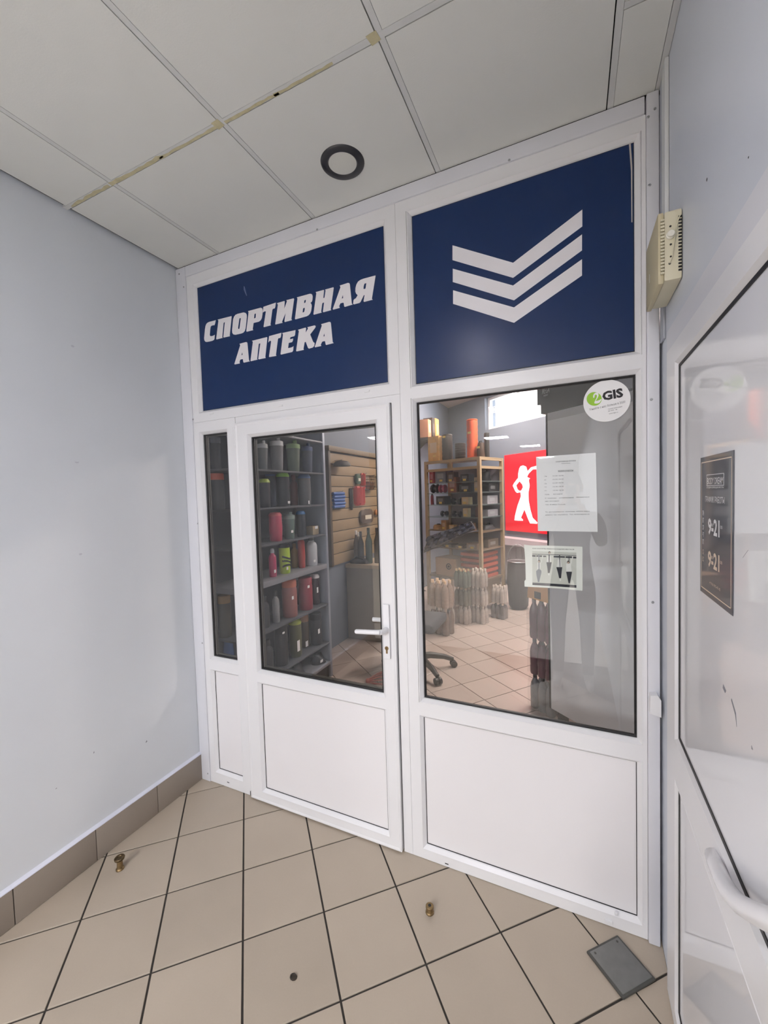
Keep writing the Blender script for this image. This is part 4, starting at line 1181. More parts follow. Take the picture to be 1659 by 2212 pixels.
# near end of the shelf, seen through the sidelight
for (px, top, k, wpx, body, lid, kind, label, clear) in (
        (468, 1018, 5, 34, (70, 74, 78), (226, 112, 82), 'jar', 'dark jar with an orange lid at the near end of the shelf', False),
        (466, 945, 6, 26, (120, 126, 132), (104, 110, 118), 'cup', 'grey shaker at the near end of the top shelf', True),
        (478, 1285, 2, 30, (86, 84, 76), (150, 122, 76), 'jar', 'smoky jar with a gold lid at the near end of the shelf', False),
        (486, 1378, 1, 40, (74, 110, 168), (74, 110, 168), 'pouch', 'blue foil bag at the near end of the lowest rows', False)):
    yn = .37 + .065
    P = at(px, (top + 1060) / 2, 'y', yn)
    dep = (P - CAM).dot(FWD); r = wpx / 2 * dep / F_PX * .9
    r = min(r, .055)
    xx = min(max(P.x, SX0 + r + .02), SX1 - r - .03)
    z = LV[k]; hgt = min(at(px, top, 'y', yn).z - z, (LV[k + 1] - .014 - z) - .012)
    fake_px = px
    t = thing({'jar': 'plastic_jar', 'cup': 'shaker_bottle', 'pouch': 'sachet_bag'}[kind], label, 'jar' if kind == 'jar' else ('bag' if kind == 'pouch' else 'bottle'), (xx, yn, z), 'bottles on the shaker shelf')
    L = (xx, yn, z)
    bm_ = glass_mat('clear plastic %s' % (body,), body, 1.5, .08, .45) if clear else colr(body)
    if kind == 'pouch':
        vs = []
        for j in range(6):
            for i in range(14):
                a = 2 * math.pi * i / 14; q = j / 5
                rr = r * (1 - .3 * q + .12 * math.sin(a * 3 + j))
                vs.append((L[0] + rr * math.cos(a), L[1] + rr * math.sin(a) * (1 - .6 * q * q), L[2] + hgt * q))
        fs = [(j * 14 + i, j * 14 + (i + 1) % 14, (j + 1) * 14 + (i + 1) % 14, (j + 1) * 14 + i) for j in range(5) for i in range(14)] + [tuple(range(13, -1, -1)), tuple(70 + i for i in range(14))]
        MB().add(vs, fs).build('bag', mat('blue foil', body, .25, metal=.3), t, 60)
    else:
        MB().lathe([(r * .93, 0), (r, .008), (r, hgt * .74), (r * .92, hgt * .82)], L, 18).build('body', bm_, t, 40)
        MB().lathe([(r * .99, hgt * .82), (r * .99, hgt * .98), (r * .92, hgt)], L, 22).build('lid', colr(lid, .4), t, 40)

# ------------------------------------------------------------------ counter and slat wall
ct = thing('counter', 'beige sales counter seen through the door glass', 'counter', (0, 2.6, 0))
M_BEIGE = mat('beige laminate', (142, 132, 120), .45)
M_TOP = mat('counter top', (170, 152, 128), .35)
MB().rbox(XI + .01, .40, 2.352, 2.80, .002, .815, .003).build('body', M_BEIGE, ct)
MB().rbox(XI + .01, .42, 2.335, 2.82, .816, .858, .004).build('top', M_TOP, ct)
MB().rbox(.12, .125, 2.349, 2.3515, .02, .80, .001).build('joint', mat('joint', (90, 84, 76), .6), ct)
M_SLAT = mat('tan slat board', (150, 128, 98), .45, var=.06, scale=8)
swl = thing('slat_wall', 'tan slat wall with dark grooves hung with sports goods beside the counter', 'display wall', (XI, 3.0, .88))
MB().box(XI + .001, XI + .008, 2.02, 4.2, .88, 2.10).build('backing', M_SLOT, swl, 0)
for k in range(10):
    z = .884 + k * .1215
    MB().rbox(XI + .0085, XI + .026, 2.04, 4.19, z, z + .114, .003).build('slat_board', M_SLAT, swl)
MB().rbox(XI + .001, XI + .05, 2.00, 2.038, .88, 2.13, .003).build('edge_post', mat('dark bronze', (84, 70, 54), .5), swl)
MB().rbox(XI + .001, XI + .06, 2.00, 4.2, 2.105, 2.16, .003).build('top_rail', mat('bronze rail', (122, 104, 80), .5), swl)


def onslat(px, py, d=.06):
    return at(px, py, 'x', XI + d)


def hang(name, label, cat, px0, px1, py0, py1, col, thick=.05, rough=.6, kind='pack'):
    a, b = onslat(px0, py0, .03), onslat(px1, py1, .03)
    y0, y1 = sorted((a.y, b.y)); zt_, zb_ = onslat((px0 + px1) / 2, py0, .03).z, onslat((px0 + px1) / 2, py1, .03).z
    zt_ -= .015
    t = thing(name, label, cat, (XI + .03, (y0 + y1) / 2, zb_), 'goods hung on the slat wall')
    m_ = mat('goods %s' % (col,), col, rough, var=.12, scale=25)
    x0 = XI + .0275; w = y1 - y0; yc = (y0 + y1) / 2
    if kind == 'cloth':           # pleated towel
        n = 25; top = []; bot = []
        for q in range(n):
            y = y0 + w * q / (n - 1)
            top.append((x0 + thick * (.55 + .45 * math.sin(q * 1.3)), y, 0))
        ol = [(x0, y0, 0)] + top + [(x0, y1, 0)]
        MB().prism([[(p[0], p[1], zb_ + .012 * math.sin(p[1] * 60)) for p in ol]], (0, 0, zt_ - zb_)).build('cloth', m_, t, 40)
        MB().tube([(x0 + thick * .5, y0 - .01, zt_), (x0 + thick * .5, y1 + .01, zt_)], .012, 8).build('fold', m_, t, 60)
    elif kind == 'rolls':         # bundle of rolled bands
        for q in range(5):
            z = zb_ + (zt_ - zb_) * (q + .5) / 5; r = (zt_ - zb_) / 10
            MB().tube([(x0 + thick * .5, y0 + .01 * (q % 2), z), (x0 + thick * .5, y1 - .012 * ((q + 1) % 2), z)], r * 1.02, 10).build('band', m_, t, 40)
        MB().box(x0, x0 + .003, y0 + w * .2, y1 - w * .2, zb_, zt_).build('backing_card', M_PAPER, t, 0)
    elif kind == 'wire':
        mb = MB()
        for q in range(6):
            y = y0 + w * q / 5
            mb.tube([(x0 + .004, y, zt_), (x0 + thick, y, zt_), (x0 + thick * .8, y, zb_), (x0 + .004, y, zb_)], .0035, 6)
        for q in range(5):
            z = zb_ + (zt_ - zb_) * q / 4
            mb.tube([(x0 + .004, y0, z), (x0 + thick * .9, y0, z), (x0 + thick * .9, y1, z), (x0 + .004, y1, z)], .0035, 6)
        mb.build('wire_basket_body', m_, t, 60)
        MB().rbox(x0 + .008, x0 + thick * .75, y0 + .01, y1 - .01, zb_ + .005, zb_ + (zt_ - zb_) * .6, .01).build('content', mat('basket content', (150, 110, 80), .6), t)
    elif kind == 'strap':
        MB().tube([(x0 + .01, yc - w * .25, zt_), (x0 + .014, yc - w * .3, zb_ + .02), (x0 + .016, yc, zb_), (x0 + .014, yc + w * .3, zb_ + .03), (x0 + .01, yc + w * .25, zt_)], w * .18, 8).build('strap', m_, t, 60)
    elif kind == 'cap':
        MB().lathe([(w * .5, 0), (w * .5, (zt_ - zb_) * .4), (w * .36, (zt_ - zb_) * .85), (w * .1, (zt_ - zb_))], (x0 + min(w * .5, .09), yc, zb_), 18, sx=min(1, .09 / (w * .5))).build('crown', m_, t, 60)
        MB().rbox(x0 + .06, x0 + .15, yc - w * .3, yc + w * .3, zb_, zb_ + .008, .003).build('peak', m_, t)
    else:
        vs = []
        for jj in range(7):
            q = jj / 6
            for ii in range(14):
                an = 2 * math.pi * ii / 14
                f = 1 - .25 * abs(2 * q - 1) ** 3
                vs.append((x0 + thick * .5 * (1 + f * math.copysign(abs(math.cos(an)) ** .5, math.cos(an))), yc + w * .5 * f * math.copysign(abs(math.sin(an)) ** .5, math.sin(an)), zb_ + (zt_ - zb_) * q))
        fs = [(jj * 14 + ii, jj * 14 + (ii + 1) % 14, (jj + 1) * 14 + (ii + 1) % 14, (jj + 1) * 14 + ii) for jj in range(6) for ii in range(14)] + [tuple(range(13, -1, -1)), tuple(84 + ii for ii in range(14))]
        MB().add(vs, fs).build('body', m_, t, 50)
        MB().box(x0 + thick, x0 + thick + .001, yc - w * .25, yc + w * .25, zb_ + (zt_ - zb_) * .3, zb_ + (zt_ - zb_) * .6).build('printed_label', mat('goods label', (200, 190, 170), .5), t, 0)
    MB().tube([(XI + .026, yc, zt_ + .004), (XI + .05 + thick, yc, zt_ + .006), (XI + .055 + thick, yc, zt_ + .018)], .003, 6).build('hook', M_STEEL, t)
    return t


hang('resistance_band_pack', 'blue pack of bands hanging on the slat wall', 'sports gear', 714, 740, 1060, 1098, (46, 84, 150), .06, kind='rolls')
hang('wrist_strap', 'long black strap hanging left of the red towel', 'sports gear', 753, 761, 1052, 1100, (40, 36, 30), .03, kind='strap')
hang('towel', 'red folded towel hanging on the slat wall', 'towel', 763, 785, 1050, 1090, (190, 62, 52), .05, kind='cloth')
hang('towel', 'narrow salmon red towel hanging highest on the slat wall', 'towel', 777, 784, 1022, 1048, (206, 84, 66), .05, kind='cloth')
hang('bottle_holder', 'dark green holder hanging above the red towel', 'sports gear', 764, 774, 1022, 1046, (44, 66, 36), .05)
hang('wire_basket', 'dark wire basket high on the slat wall', 'basket', 787, 801, 1026, 1058, (52, 42, 34), .08, kind='wire')
hang('lifting_belt', 'brown leather belt hung low on the slat wall', 'belt', 774, 802, 1098, 1130, (84, 66, 50), .05)
hang('cap', 'dark cap hung at the top left of the slat wall', 'cap', 712, 734, 993, 1008, (58, 48, 38), .07, kind='cap')
hang('knee_wrap_pack', 'small orange pack at the right of the slat wall', 'sports gear', 808, 816, 1098, 1112, (206, 140, 84), .04)
# bottles and bag on the counter
zc = .858


def counter_bottle(px, top, wpx, body, cap, label, yy=2.46):
    P = at(px, 1190, 'y', yy); dep = (P - CAM).dot(FWD); r = wpx / 2 * dep / F_PX
    h = at(px, top, 'y', yy).z - zc
    x = max(P.x, XI + .06 + r)
    t = thing('drink_bottle', label, 'bottle', (x, yy, zc), 'bottles on the counter')
    MB().lathe([(r * .9, 0), (r, .006), (r, h * .62), (r * .4, h * .82), (r * .38, h * .88)], (x, yy, zc), 14).build('body', colr(body, .25), t, 40)
    MB().lathe([(r * .45, h * .87), (r * .45, h)], (x, yy, zc), 12).build('cap', colr(cap, .4), t, 40)


counter_bottle(752, 1146, 12, (86, 70, 52), (220, 210, 200), 'amber bottle leftmost on the counter')
counter_bottle(765, 1150, 12, (110, 96, 76), (226, 226, 220), 'pale brown bottle with a white cap on the counter', 2.52)
counter_bottle(780, 1148, 13, (52, 44, 36), (60, 52, 44), 'dark brown bottle on the counter', 2.46)
counter_bottle(797, 1140, 15, (44, 60, 40), (50, 58, 44), 'dark green bottle on the counter')
counter_bottle(815, 1140, 14, (58, 48, 38), (60, 52, 44), 'blackish bottle at the right on the counter', 2.5)
bgp = at(742, 1205, 'y', 2.42)
sb = thing('belt_bag', 'crumpled black belt bag lying on the counter', 'bag', (max(bgp.x, XI + .15), 2.42, zc))
mb = MB(); vs = []; rb = random.Random(5)
for j in range(6):
    for i in range(16):
        a = 2 * math.pi * i / 16; q = j / 5 * math.pi / 2
        k = 1 + .15 * rb.random()
        vs.append((sb.location.x + .11 * math.cos(a) * math.cos(q * .98) * k, 2.42 + .05 * math.sin(a) * math.cos(q * .98) * k, zc + .065 * math.sin(q) * k))
fs = [(j * 16 + i, j * 16 + (i + 1) % 16, (j + 1) * 16 + (i + 1) % 16, (j + 1) * 16 + i) for j in range(5) for i in range(16)] + [tuple(range(15, -1, -1)), tuple(80 + i for i in range(16))]
mb.add(vs, fs).build('bag', mat('black nylon', (38, 34, 32), .55, bump=.4, bscale=30), sb, 60)
MB().tube([(sb.location.x - .08, 2.40, zc + .04), (sb.location.x - .02, 2.37, zc + .085), (sb.location.x + .06, 2.39, zc + .05)], .006, 6).build('strap', M_INK, sb)

# red net bag on the floor behind the door
nb = at(806, 1470, 'z', 0)
ng = thing('net_bag', 'faded red net bag lying on the floor behind the door glass', 'bag', (nb.x + .07, nb.y + .02, 0))
M_NET = mat('faded red net', (168, 92, 84), .7)
ax = (D1 * -.25 + D2 * .9).normalized(); ay = Vector((-ax.y, ax.x, 0))
for k in range(9):
    t_ = -1 + 2 * k / 8
    pts = []
    for q in range(11):
        u = q / 10
        wd = .085 * math.sin(math.pi * min(1, u * .85 + .06)) * t_
        pts.append(Vector((ng.location.x, ng.location.y, 0)) + ax * (-.12 + .30 * u) + ay * wd + Z3 * (.008 + .07 * math.sin(math.pi * (u * .85 + .05)) * (1 - t_ * t_)))
    MB().tube(pts, .006, 6).build('strand', M_NET, ng, 60)
MB().lathe([(.018, .003), (.02, .02), (.014, .03)], tuple(Vector((ng.location.x, ng.location.y, 0)) - ax * .12), 10).build('knot', M_NET, ng)

# ------------------------------------------------------------------ goods rack at the back
P1 = Vector((.917, 3.658, 0)); P2 = Vector((1.13, 4.214, 0))
E2 = (P2 - P1).normalized(); E1 = Vector((-E2.y, E2.x, 0))
RD = (P2 - P1).length
RWd = (hit(916, 1000, P1, E2) - P1).dot(E1)
zr = lambda py: hit(1043, py, P1, E2).z
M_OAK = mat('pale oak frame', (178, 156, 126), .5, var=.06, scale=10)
M_OAKD = mat('dark oak shelf', (120, 100, 82), .5)  # darker wood of the lower shelves
M_GSH = glass_mat('glass shelf', (214, 226, 224), 1.5, 0, .12)
rk = thing('goods_rack', 'pale wood framed goods rack at the back of the shop under the foam rollers', 'rack', tuple(P1 + E1 * RWd / 2 + E2 * RD / 2))


def rb_(mb, a0, a1, b0, b1, z0, z1):      # a along E1 from the right post, b along E2 from the front
    return mb.obox(P1 + E1 * a0 + E2 * b0 + Z3 * z0, E1 * (a1 - a0), E2 * (b1 - b0), Z3 * (z1 - z0))


zt = zr(985); pw = .042
for a in (0, RWd - pw):
    for b in (0, RD - pw):
        rb_(MB(), a, a + pw, b, b + pw, 0, zt).build('post', M_OAK, rk, 0)
z2 = zr(1005)
for (za, zb_) in ((zt - .04, zt - .001), (z2 - .035, z2)):
    rb_(MB(), pw, RWd - pw, 0, pw * .8, za, zb_).build('rail', M_OAK, rk, 0)
    rb_(MB(), 0.004, pw * .8, pw, RD - pw, za, zb_).build('rail', M_OAK, rk, 0)
rb_(MB(), RWd / 2 - .02, RWd / 2 + .02, .002, pw * .7, z2, zt - .04).build('stile', M_OAK, rk, 0)
rb_(MB(), .002, RWd - .002, .03, RD - .004, zt - .012, zt).build('shelf', M_OAK, rk, 0)
RL = [zr(1190), zr(1150), zr(1118), zr(1090), zr(1062), zr(1038)]
for k, z in enumerate(RL):
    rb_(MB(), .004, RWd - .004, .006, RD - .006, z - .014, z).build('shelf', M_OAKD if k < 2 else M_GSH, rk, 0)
rb_(MB(), .01, RWd - .01, RD - .012, RD - .004, .35, z2).build('back_panel', mat('lilac back panel', (156, 150, 160), .5), rk, 0)

gi = 0


def good(kind, px0, px1, top, z, col, label, cat, b=.12, tagc=None, grp='goods on the back rack', rough=.55, dmax=.22):
    """box, roller or dumbbell standing on the rack at height z"""
    O = P1 + E2 * b
    A = hit(px0, top, O, E2); B = hit(px1, top, O, E2)
    a1, a0 = sorted(((A - P1).dot(E1), (B - P1).dot(E1)), reverse=True)
    a0 = max(a0, .06 if z < zt - .02 else .0); a1 = min(a1, RWd - .05 if z < zt - .02 else RWd)
    h = max(.02, (A.z + B.z) / 2 - z)
    w = a1 - a0
    if w < .01: return
    c = P1 + E1 * ((a0 + a1) / 2) + E2 * (b + min(w, dmax) / 2) + Z3 * z
    m_ = mat('good %s' % (col,), col, rough, var=.10, scale=20)
    if kind == 'roller':
        t = thing('foam_roller', label, cat, tuple(c), grp)
        r = w / 2
        MB().lathe([(r * .92, 0), (r, .01)] + [(r * (1 if q % 2 else .94), .02 + (h - .04) * q / 12) for q in range(13)] + [(r, h - .01), (r * .9, h)], tuple(c), 16).build('sleeve', m_, t, 30)
        MB().lathe([(r * .6, h), (r * .6, h + .002)], tuple(c), 14).build('core', M_SLOT, t, 30)
    elif kind == 'dumbbell':
        t = thing('dumbbell', label, cat, tuple(c), grp)
        r = h / 2
        for s in (-1, 1):
            mb = MB(Matrix.Translation(c + E1 * s * w * .33 + Z3 * r) @ Matrix.Rotation(math.atan2(E1.y, E1.x), 4, 'Z'))
            mb.lathe([(r * .8, -w * .15), (r, -w * .11), (r, w * .11), (r * .8, w * .15)], (0, 0, 0), 8, 'x').build('weight', m_, t, 20)
        MB().tube([c - E1 * w * .25 + Z3 * r, c + E1 * w * .25 + Z3 * r], r * .3, 8).build('bar', M_STEEL, t)
    else:
        t = thing('carton' if kind == 'box' else 'gear_bag', label, cat, tuple(c), grp)
        O_ = P1 + E1 * a0 + E2 * b + Z3 * z
        if kind == 'box':
            MB().obox(O_, E1 * w, E2 * min(w, dmax), Z3 * h).build('carton_body', m_, t, 0)
            MB().obox(O_ + E1 * w * .2 + Z3 * h * .35 - E2 * .001, E1 * w * .6, E2 * .001, Z3 * h * .4).build('printed_label', mat('label on %s' % (col,), tuple(min(255, int(x * .6 + 90)) for x in col), .5), t, 0)
        else:
            vs = []
            for j in range(7):
                for i in range(14):
                    an = 2 * math.pi * i / 14; q = j / 6
                    rr = (1 - .25 * q * q) * (1 + .06 * math.sin(3 * an + j))
                    p = c + E1 * (w / 2 * rr * math.cos(an)) + E2 * (min(w, dmax) / 2 * rr * math.sin(an)) + Z3 * (h * q)
                    vs.append(p)
            fs = [(j * 14 + i, j * 14 + (i + 1) % 14, (j + 1) * 14 + (i + 1) % 14, (j + 1) * 14 + i) for j in range(6) for i in range(14)] + [tuple(range(13, -1, -1)), tuple(84 + i for i in range(14))]
            MB().add(vs, fs).build('bag', m_, t, 60)
            MB().tube([c + E1 * w * .2 + Z3 * h * .95, c + E1 * w * .1 + Z3 * h * 1.12, c - E1 * w * .1 + Z3 * h * 1.12, c - E1 * w * .2 + Z3 * h * .95], .008, 6).build('handle', M_INK, t)
    if tagc:
        O_ = P1 + E1 * (a0 + w * .3) + E2 * (b - .004) + Z3 * (z + h * tagc)
        MB().obox(O_, E1 * min(.05, w * .5), E2 * .001, Z3 * .028).build('price_tag', mat('yellow tag', (236, 206, 120), .6), t, 0)
    return t


def good_end(kind, px0, px1, top, z, col, label, cat):
    """goods seen through the open right end of the rack, set back from its front"""
    O = P1 + E1 * .07
    A = hit(px0, top, O, E1); B = hit(px1, top, O, E1)
    b0, b1 = sorted(((A - P1).dot(E2), (B - P1).dot(E2)))
    b0 = max(b0, .28); b1 = min(b1, RD - .05)
    h = max(.03, min((A.z + B.z) / 2 - z, .19)); w = .16
    c = P1 + E1 * (.07 + w / 2) + E2 * ((b0 + b1) / 2) + Z3 * z
    m_ = mat('good %s' % (col,), col, .55, var=.10, scale=20)
    t = thing('carton' if kind == 'box' else 'gear_bag', label, cat, tuple(c), 'goods on the back rack')
    if kind == 'box':
        rb_(MB(), .07, .07 + w, b0, b1, z, z + h).build('carton_body', m_, t, 0)
        rb_(MB(), .069, .07, b0 + (b1 - b0) * .2, b1 - (b1 - b0) * .3, z + h * .3, z + h * .7).build('printed_label', mat('label on %s' % (col,), tuple(min(255, int(x * .6 + 90)) for x in col), .5), t, 0)
    else:
        vs = []
        for j in range(7):
            for i in range(14):
                an = 2 * math.pi * i / 14; q = j / 6
                rr = (1 - .3 * q * q) * (1 + .06 * math.sin(3 * an + j))
                vs.append(c + E1 * (w / 2 * rr * math.cos(an)) + E2 * ((b1 - b0) / 2 * rr * math.sin(an)) + Z3 * (h * q))
        fs = [(j * 14 + i, j * 14 + (i + 1) % 14, (j + 1) * 14 + (i + 1) % 14, (j + 1) * 14 + i) for j in range(6) for i in range(14)] + [tuple(range(13, -1, -1)), tuple(84 + i for i in range(14))]
        MB().add(vs, fs).build('bag', m_, t, 60)
        MB().tube([c + E2 * .05 + Z3 * h * .95, c + E2 * .03 + Z3 * (h + .03), c - E2 * .03 + Z3 * (h + .03), c - E2 * .05 + Z3 * h * .95], .007, 6).build('handle', M_INK, t)


good('box', 921, 947, 943, zt, (226, 178, 106), 'tan printed carton at the left on top of the rack', 'box', .1, .18)
good('roller', 949, 968, 938, zt, (50, 42, 36), 'tall black ridged foam roller on top of the rack', 'roller', .1, .86)
good('roller', 977, 997, 957, zt, (46, 42, 42), 'short black foam roller in the middle on top of the rack', 'roller', .1)
good('roller', 1002, 1023, 905, zt, (222, 90, 44), 'very tall orange foam roller on top of the rack', 'roller', .1, .62)
good('bag', 1026, 1041, 956, zt, (70, 50, 36), 'brown drawstring bag right of the orange roller', 'bag', .1, .6)
good('roller', 1043, 1060, 934, zt, (44, 40, 38), 'wide black foam roller at the right on top of the rack', 'roller', .2)
# shelves, from the top down
z5, z4, z3, zz2, zz1, zz0 = RL[5], RL[4], RL[3], RL[2], RL[1], RL[0]
for it in (
        ('box', 926, 936, 1018, z5, (196, 90, 104), 'pink box on the highest glass shelf', 'box'), ('box', 940, 962, 1016, z5, (128, 136, 156), 'grey blue box on the highest glass shelf', 'box'),
        ('box', 966, 980, 1020, z5, (96, 84, 86), 'dark plum box on the highest glass shelf', 'box'), ('box', 994, 1012, 1024, z5, (60, 62, 70), 'black flat box on the highest glass shelf', 'box'),
        ('dumbbell', 928, 942, 1046, z4, (70, 58, 66), 'dark dumbbell at the left of the second glass shelf', 'dumbbell'), ('dumbbell', 946, 958, 1047, z4, (190, 92, 120), 'pink dumbbell on the second glass shelf', 'dumbbell'),
        ('box', 967, 985, 1031, z4, (150, 96, 80), 'brown box on the second glass shelf', 'box'), ('box', 1024, 1034, 1031, z4, (214, 196, 170), 'cream box at the right of the second glass shelf', 'box'), ('box', 992, 1016, 1046, z4, (56, 58, 64), 'charcoal box on the second glass shelf', 'box'),
        ('bag', 924, 934, 1044 + 26, z3, (150, 46, 58), 'red bag at the left of the third glass shelf', 'bag'), ('box', 942, 960, 1072, z3, (64, 66, 72), 'slate box on the third glass shelf', 'box'), ('box', 997, 1011, 1074, z3, (216, 190, 150), 'kraft box on the third glass shelf', 'box'), ('dumbbell', 968, 990, 1076, z3, (66, 72, 78), 'grey dumbbell on the third glass shelf', 'dumbbell'),
        ('dumbbell', 948, 962, 1104, zz2, (60, 62, 70), 'dark dumbbell at the left of the fourth shelf', 'dumbbell'), ('box', 1000, 1010, 1098, zz2, (220, 198, 160), 'pale kraft box on the fourth shelf', 'box'), ('dumbbell', 972, 990, 1104, zz2, (84, 84, 92), 'steel grey dumbbell on the fourth shelf', 'dumbbell'), ('bag', 1024, 1040, 1094, zz2, (92, 48, 40), 'maroon bag at the right of the fourth shelf', 'bag'),
        ('bag', 929, 950, 1134, zz1, (206, 160, 116), 'straw coloured bag on the fifth shelf', 'bag'), ('box', 953, 963, 1124, zz1, (184, 136, 92), 'upright tan box on the fifth shelf', 'box'), ('box', 970, 980, 1134, zz1, (220, 180, 130), 'small cream box on the fifth shelf', 'box'), ('bag', 985, 1000, 1135, zz1, (226, 184, 136), 'pale bag on the fifth shelf', 'bag'), ('bag', 1005, 1022, 1130, zz1, (150, 108, 84), 'brown bag on the fifth shelf', 'bag'),
        ('box', 1008, 1030, 1174, zz0, (150, 126, 104), 'square brown box on the low shelf', 'box'), ('box', 955, 975, 1176, zz0, (70, 62, 58), 'dark box on the low shelf', 'box'), ('box', 984, 1003, 1178, zz0, (96, 78, 64), 'flat brown box on the low shelf', 'box')):
    good(*it, b=.05, tagc=.1 if it[0] == 'box' else None)

for it in (('bag', 1050, 1066, 1018, z5, (40, 40, 44), 'black gear bag at the rack end on the highest glass shelf', 'bag'), ('box', 1056, 1082, 1044, z4, (60, 56, 58), 'black flat carton at the rack end on the second glass shelf', 'box'),
           ('box', 1052, 1080, 1070, z3, (186, 178, 186), 'lilac white carton at the rack end on the third glass shelf', 'box'), ('box', 1054, 1082, 1100, zz2, (178, 170, 178), 'pale lilac carton at the rack end on the fourth shelf', 'box'),
           ('bag', 1052, 1076, 1134, zz1, (92, 86, 92), 'grey bag at the rack end on the fifth shelf', 'bag'), ('box', 1054, 1078, 1164, zz0, (120, 104, 92), 'taupe carton at the rack end on the low shelf', 'box')):
    good_end(*it)

# slanted tray of dark bags hooked to the front of the rack
tr = thing('slanted_tray', 'slanted tray heaped with crumpled dark bags at the front of the rack', 'tray', tuple(P1 + E1 * RWd * .5 - E2 * .15 + Z3 * zr(1185)))
Ma = [hit(x, y, P1 - E2 * .12, E2) for x, y in ((928, 1160), (1020, 1128), (1040, 1140), (930, 1190))]
Mb = [p - E2 * .16 - Z3 * .06 for p in Ma]
nU, nV = 22, 8
vs = []; rr = random.Random(11)
for j in range(nV + 1):
    for i in range(nU + 1):
        u, v = i / nU, j / nV
        p = (Ma[0] * (1 - u) + Ma[1] * u) * (1 - v) + (Ma[3] * (1 - u) + Ma[2] * u) * v
        vs.append(p - E2 * (.03 + .10 * v + .045 * rr.random()) + Z3 * (.012 * rr.random()))
MB().add(vs, [(j * (nU + 1) + i, j * (nU + 1) + i + 1, (j + 1) * (nU + 1) + i + 1, (j + 1) * (nU + 1) + i) for j in range(nV) for i in range(nU)]).build('crumpled_bags', mat('dark blue film', (58, 62, 80), .25, var=.3, scale=30), tr, 20)
bq = MB()
for j in range(2):
    a = Ma[0] if j == 0 else Ma[3]; b = Ma[1] if j == 0 else Ma[2]
    bq.tube([a - E2 * (.02 if j == 0 else .14), b - E2 * (.02 if j == 0 else .14)], .012, 8)
for q in (0, .5, 1):
    bq.tube([Ma[0].lerp(Ma[1], q) - E2 * .02, Ma[3].lerp(Ma[2], q) - E2 * .14], .009, 8)
bq.build('wire_frame', mat('grey wire', (110, 110, 118), .4, metal=.5), tr)
for q in (.15, .85):
    MB().tube([Ma[3].lerp(Ma[2], q) - E2 * .14, Ma[3].lerp(Ma[2], q) + E2 * .13], .008, 8).build('bracket', MATS['grey wire'], tr)

# high wall shelf with cartons on the side wall
hs0 = at(918, 952, 'x', XI + .02)
hsf = thing('wall_shelf', 'small dark bracket shelf high on the side wall above the rack', 'shelf', (XI, hs0.y, hs0.z - .03))
MB().rbox(XI + .001, XI + .26, hs0.y - .42, hs0.y + .42, hs0.z - .025, hs0.z, .003).build('board', mat('dark board', (66, 54, 44), .5), hsf)
for s in (-.3, .3):
    MB().prism([[(XI + .001, hs0.y + s, hs0.z - .025), (XI + .2, hs0.y + s, hs0.z - .025), (XI + .001, hs0.y + s, hs0.z - .20)]], (0, .012, 0)).build('bracket', MATS['dark board'], hsf, 0)
for k, (dy, w, h, c, lab) in enumerate(((-.30, .16, .30, (190, 130, 96), 'orange brown carton nearest on the high wall shelf'), (-.08, .14, .36, (60, 48, 42), 'dark upright carton in the middle of the high wall shelf'), (.14, .18, .38, (214, 160, 96), 'amber carton farthest on the high wall shelf'))):
    t = thing('carton', lab, 'box', (XI + .12, hs0.y + dy, hs0.z), 'cartons on the high wall shelf')
    MB().rbox(XI + .05, XI + .21, hs0.y + dy - w / 2, hs0.y + dy + w / 2, hs0.z + .0005, hs0.z + h, .003).build('carton_body', mat('carton %d' % k, c, .5, var=.1, scale=12), t)
    MB().box(XI + .211, XI + .212, hs0.y + dy - w * .3, hs0.y + dy + w * .3, hs0.z + h * .3, hs0.z + h * .75).build('printed_label', mat('carton label %d' % k, tuple(min(255, x + 40) for x in c), .5), t, 0)

# ------------------------------------------------------------------ shrink wrapped bottle packs
M_WRAP = glass_mat('shrink film', (254, 254, 254), 1.5, .12, .012)
ANG = math.atan2(E1.y, E1.x)
BOT = {}


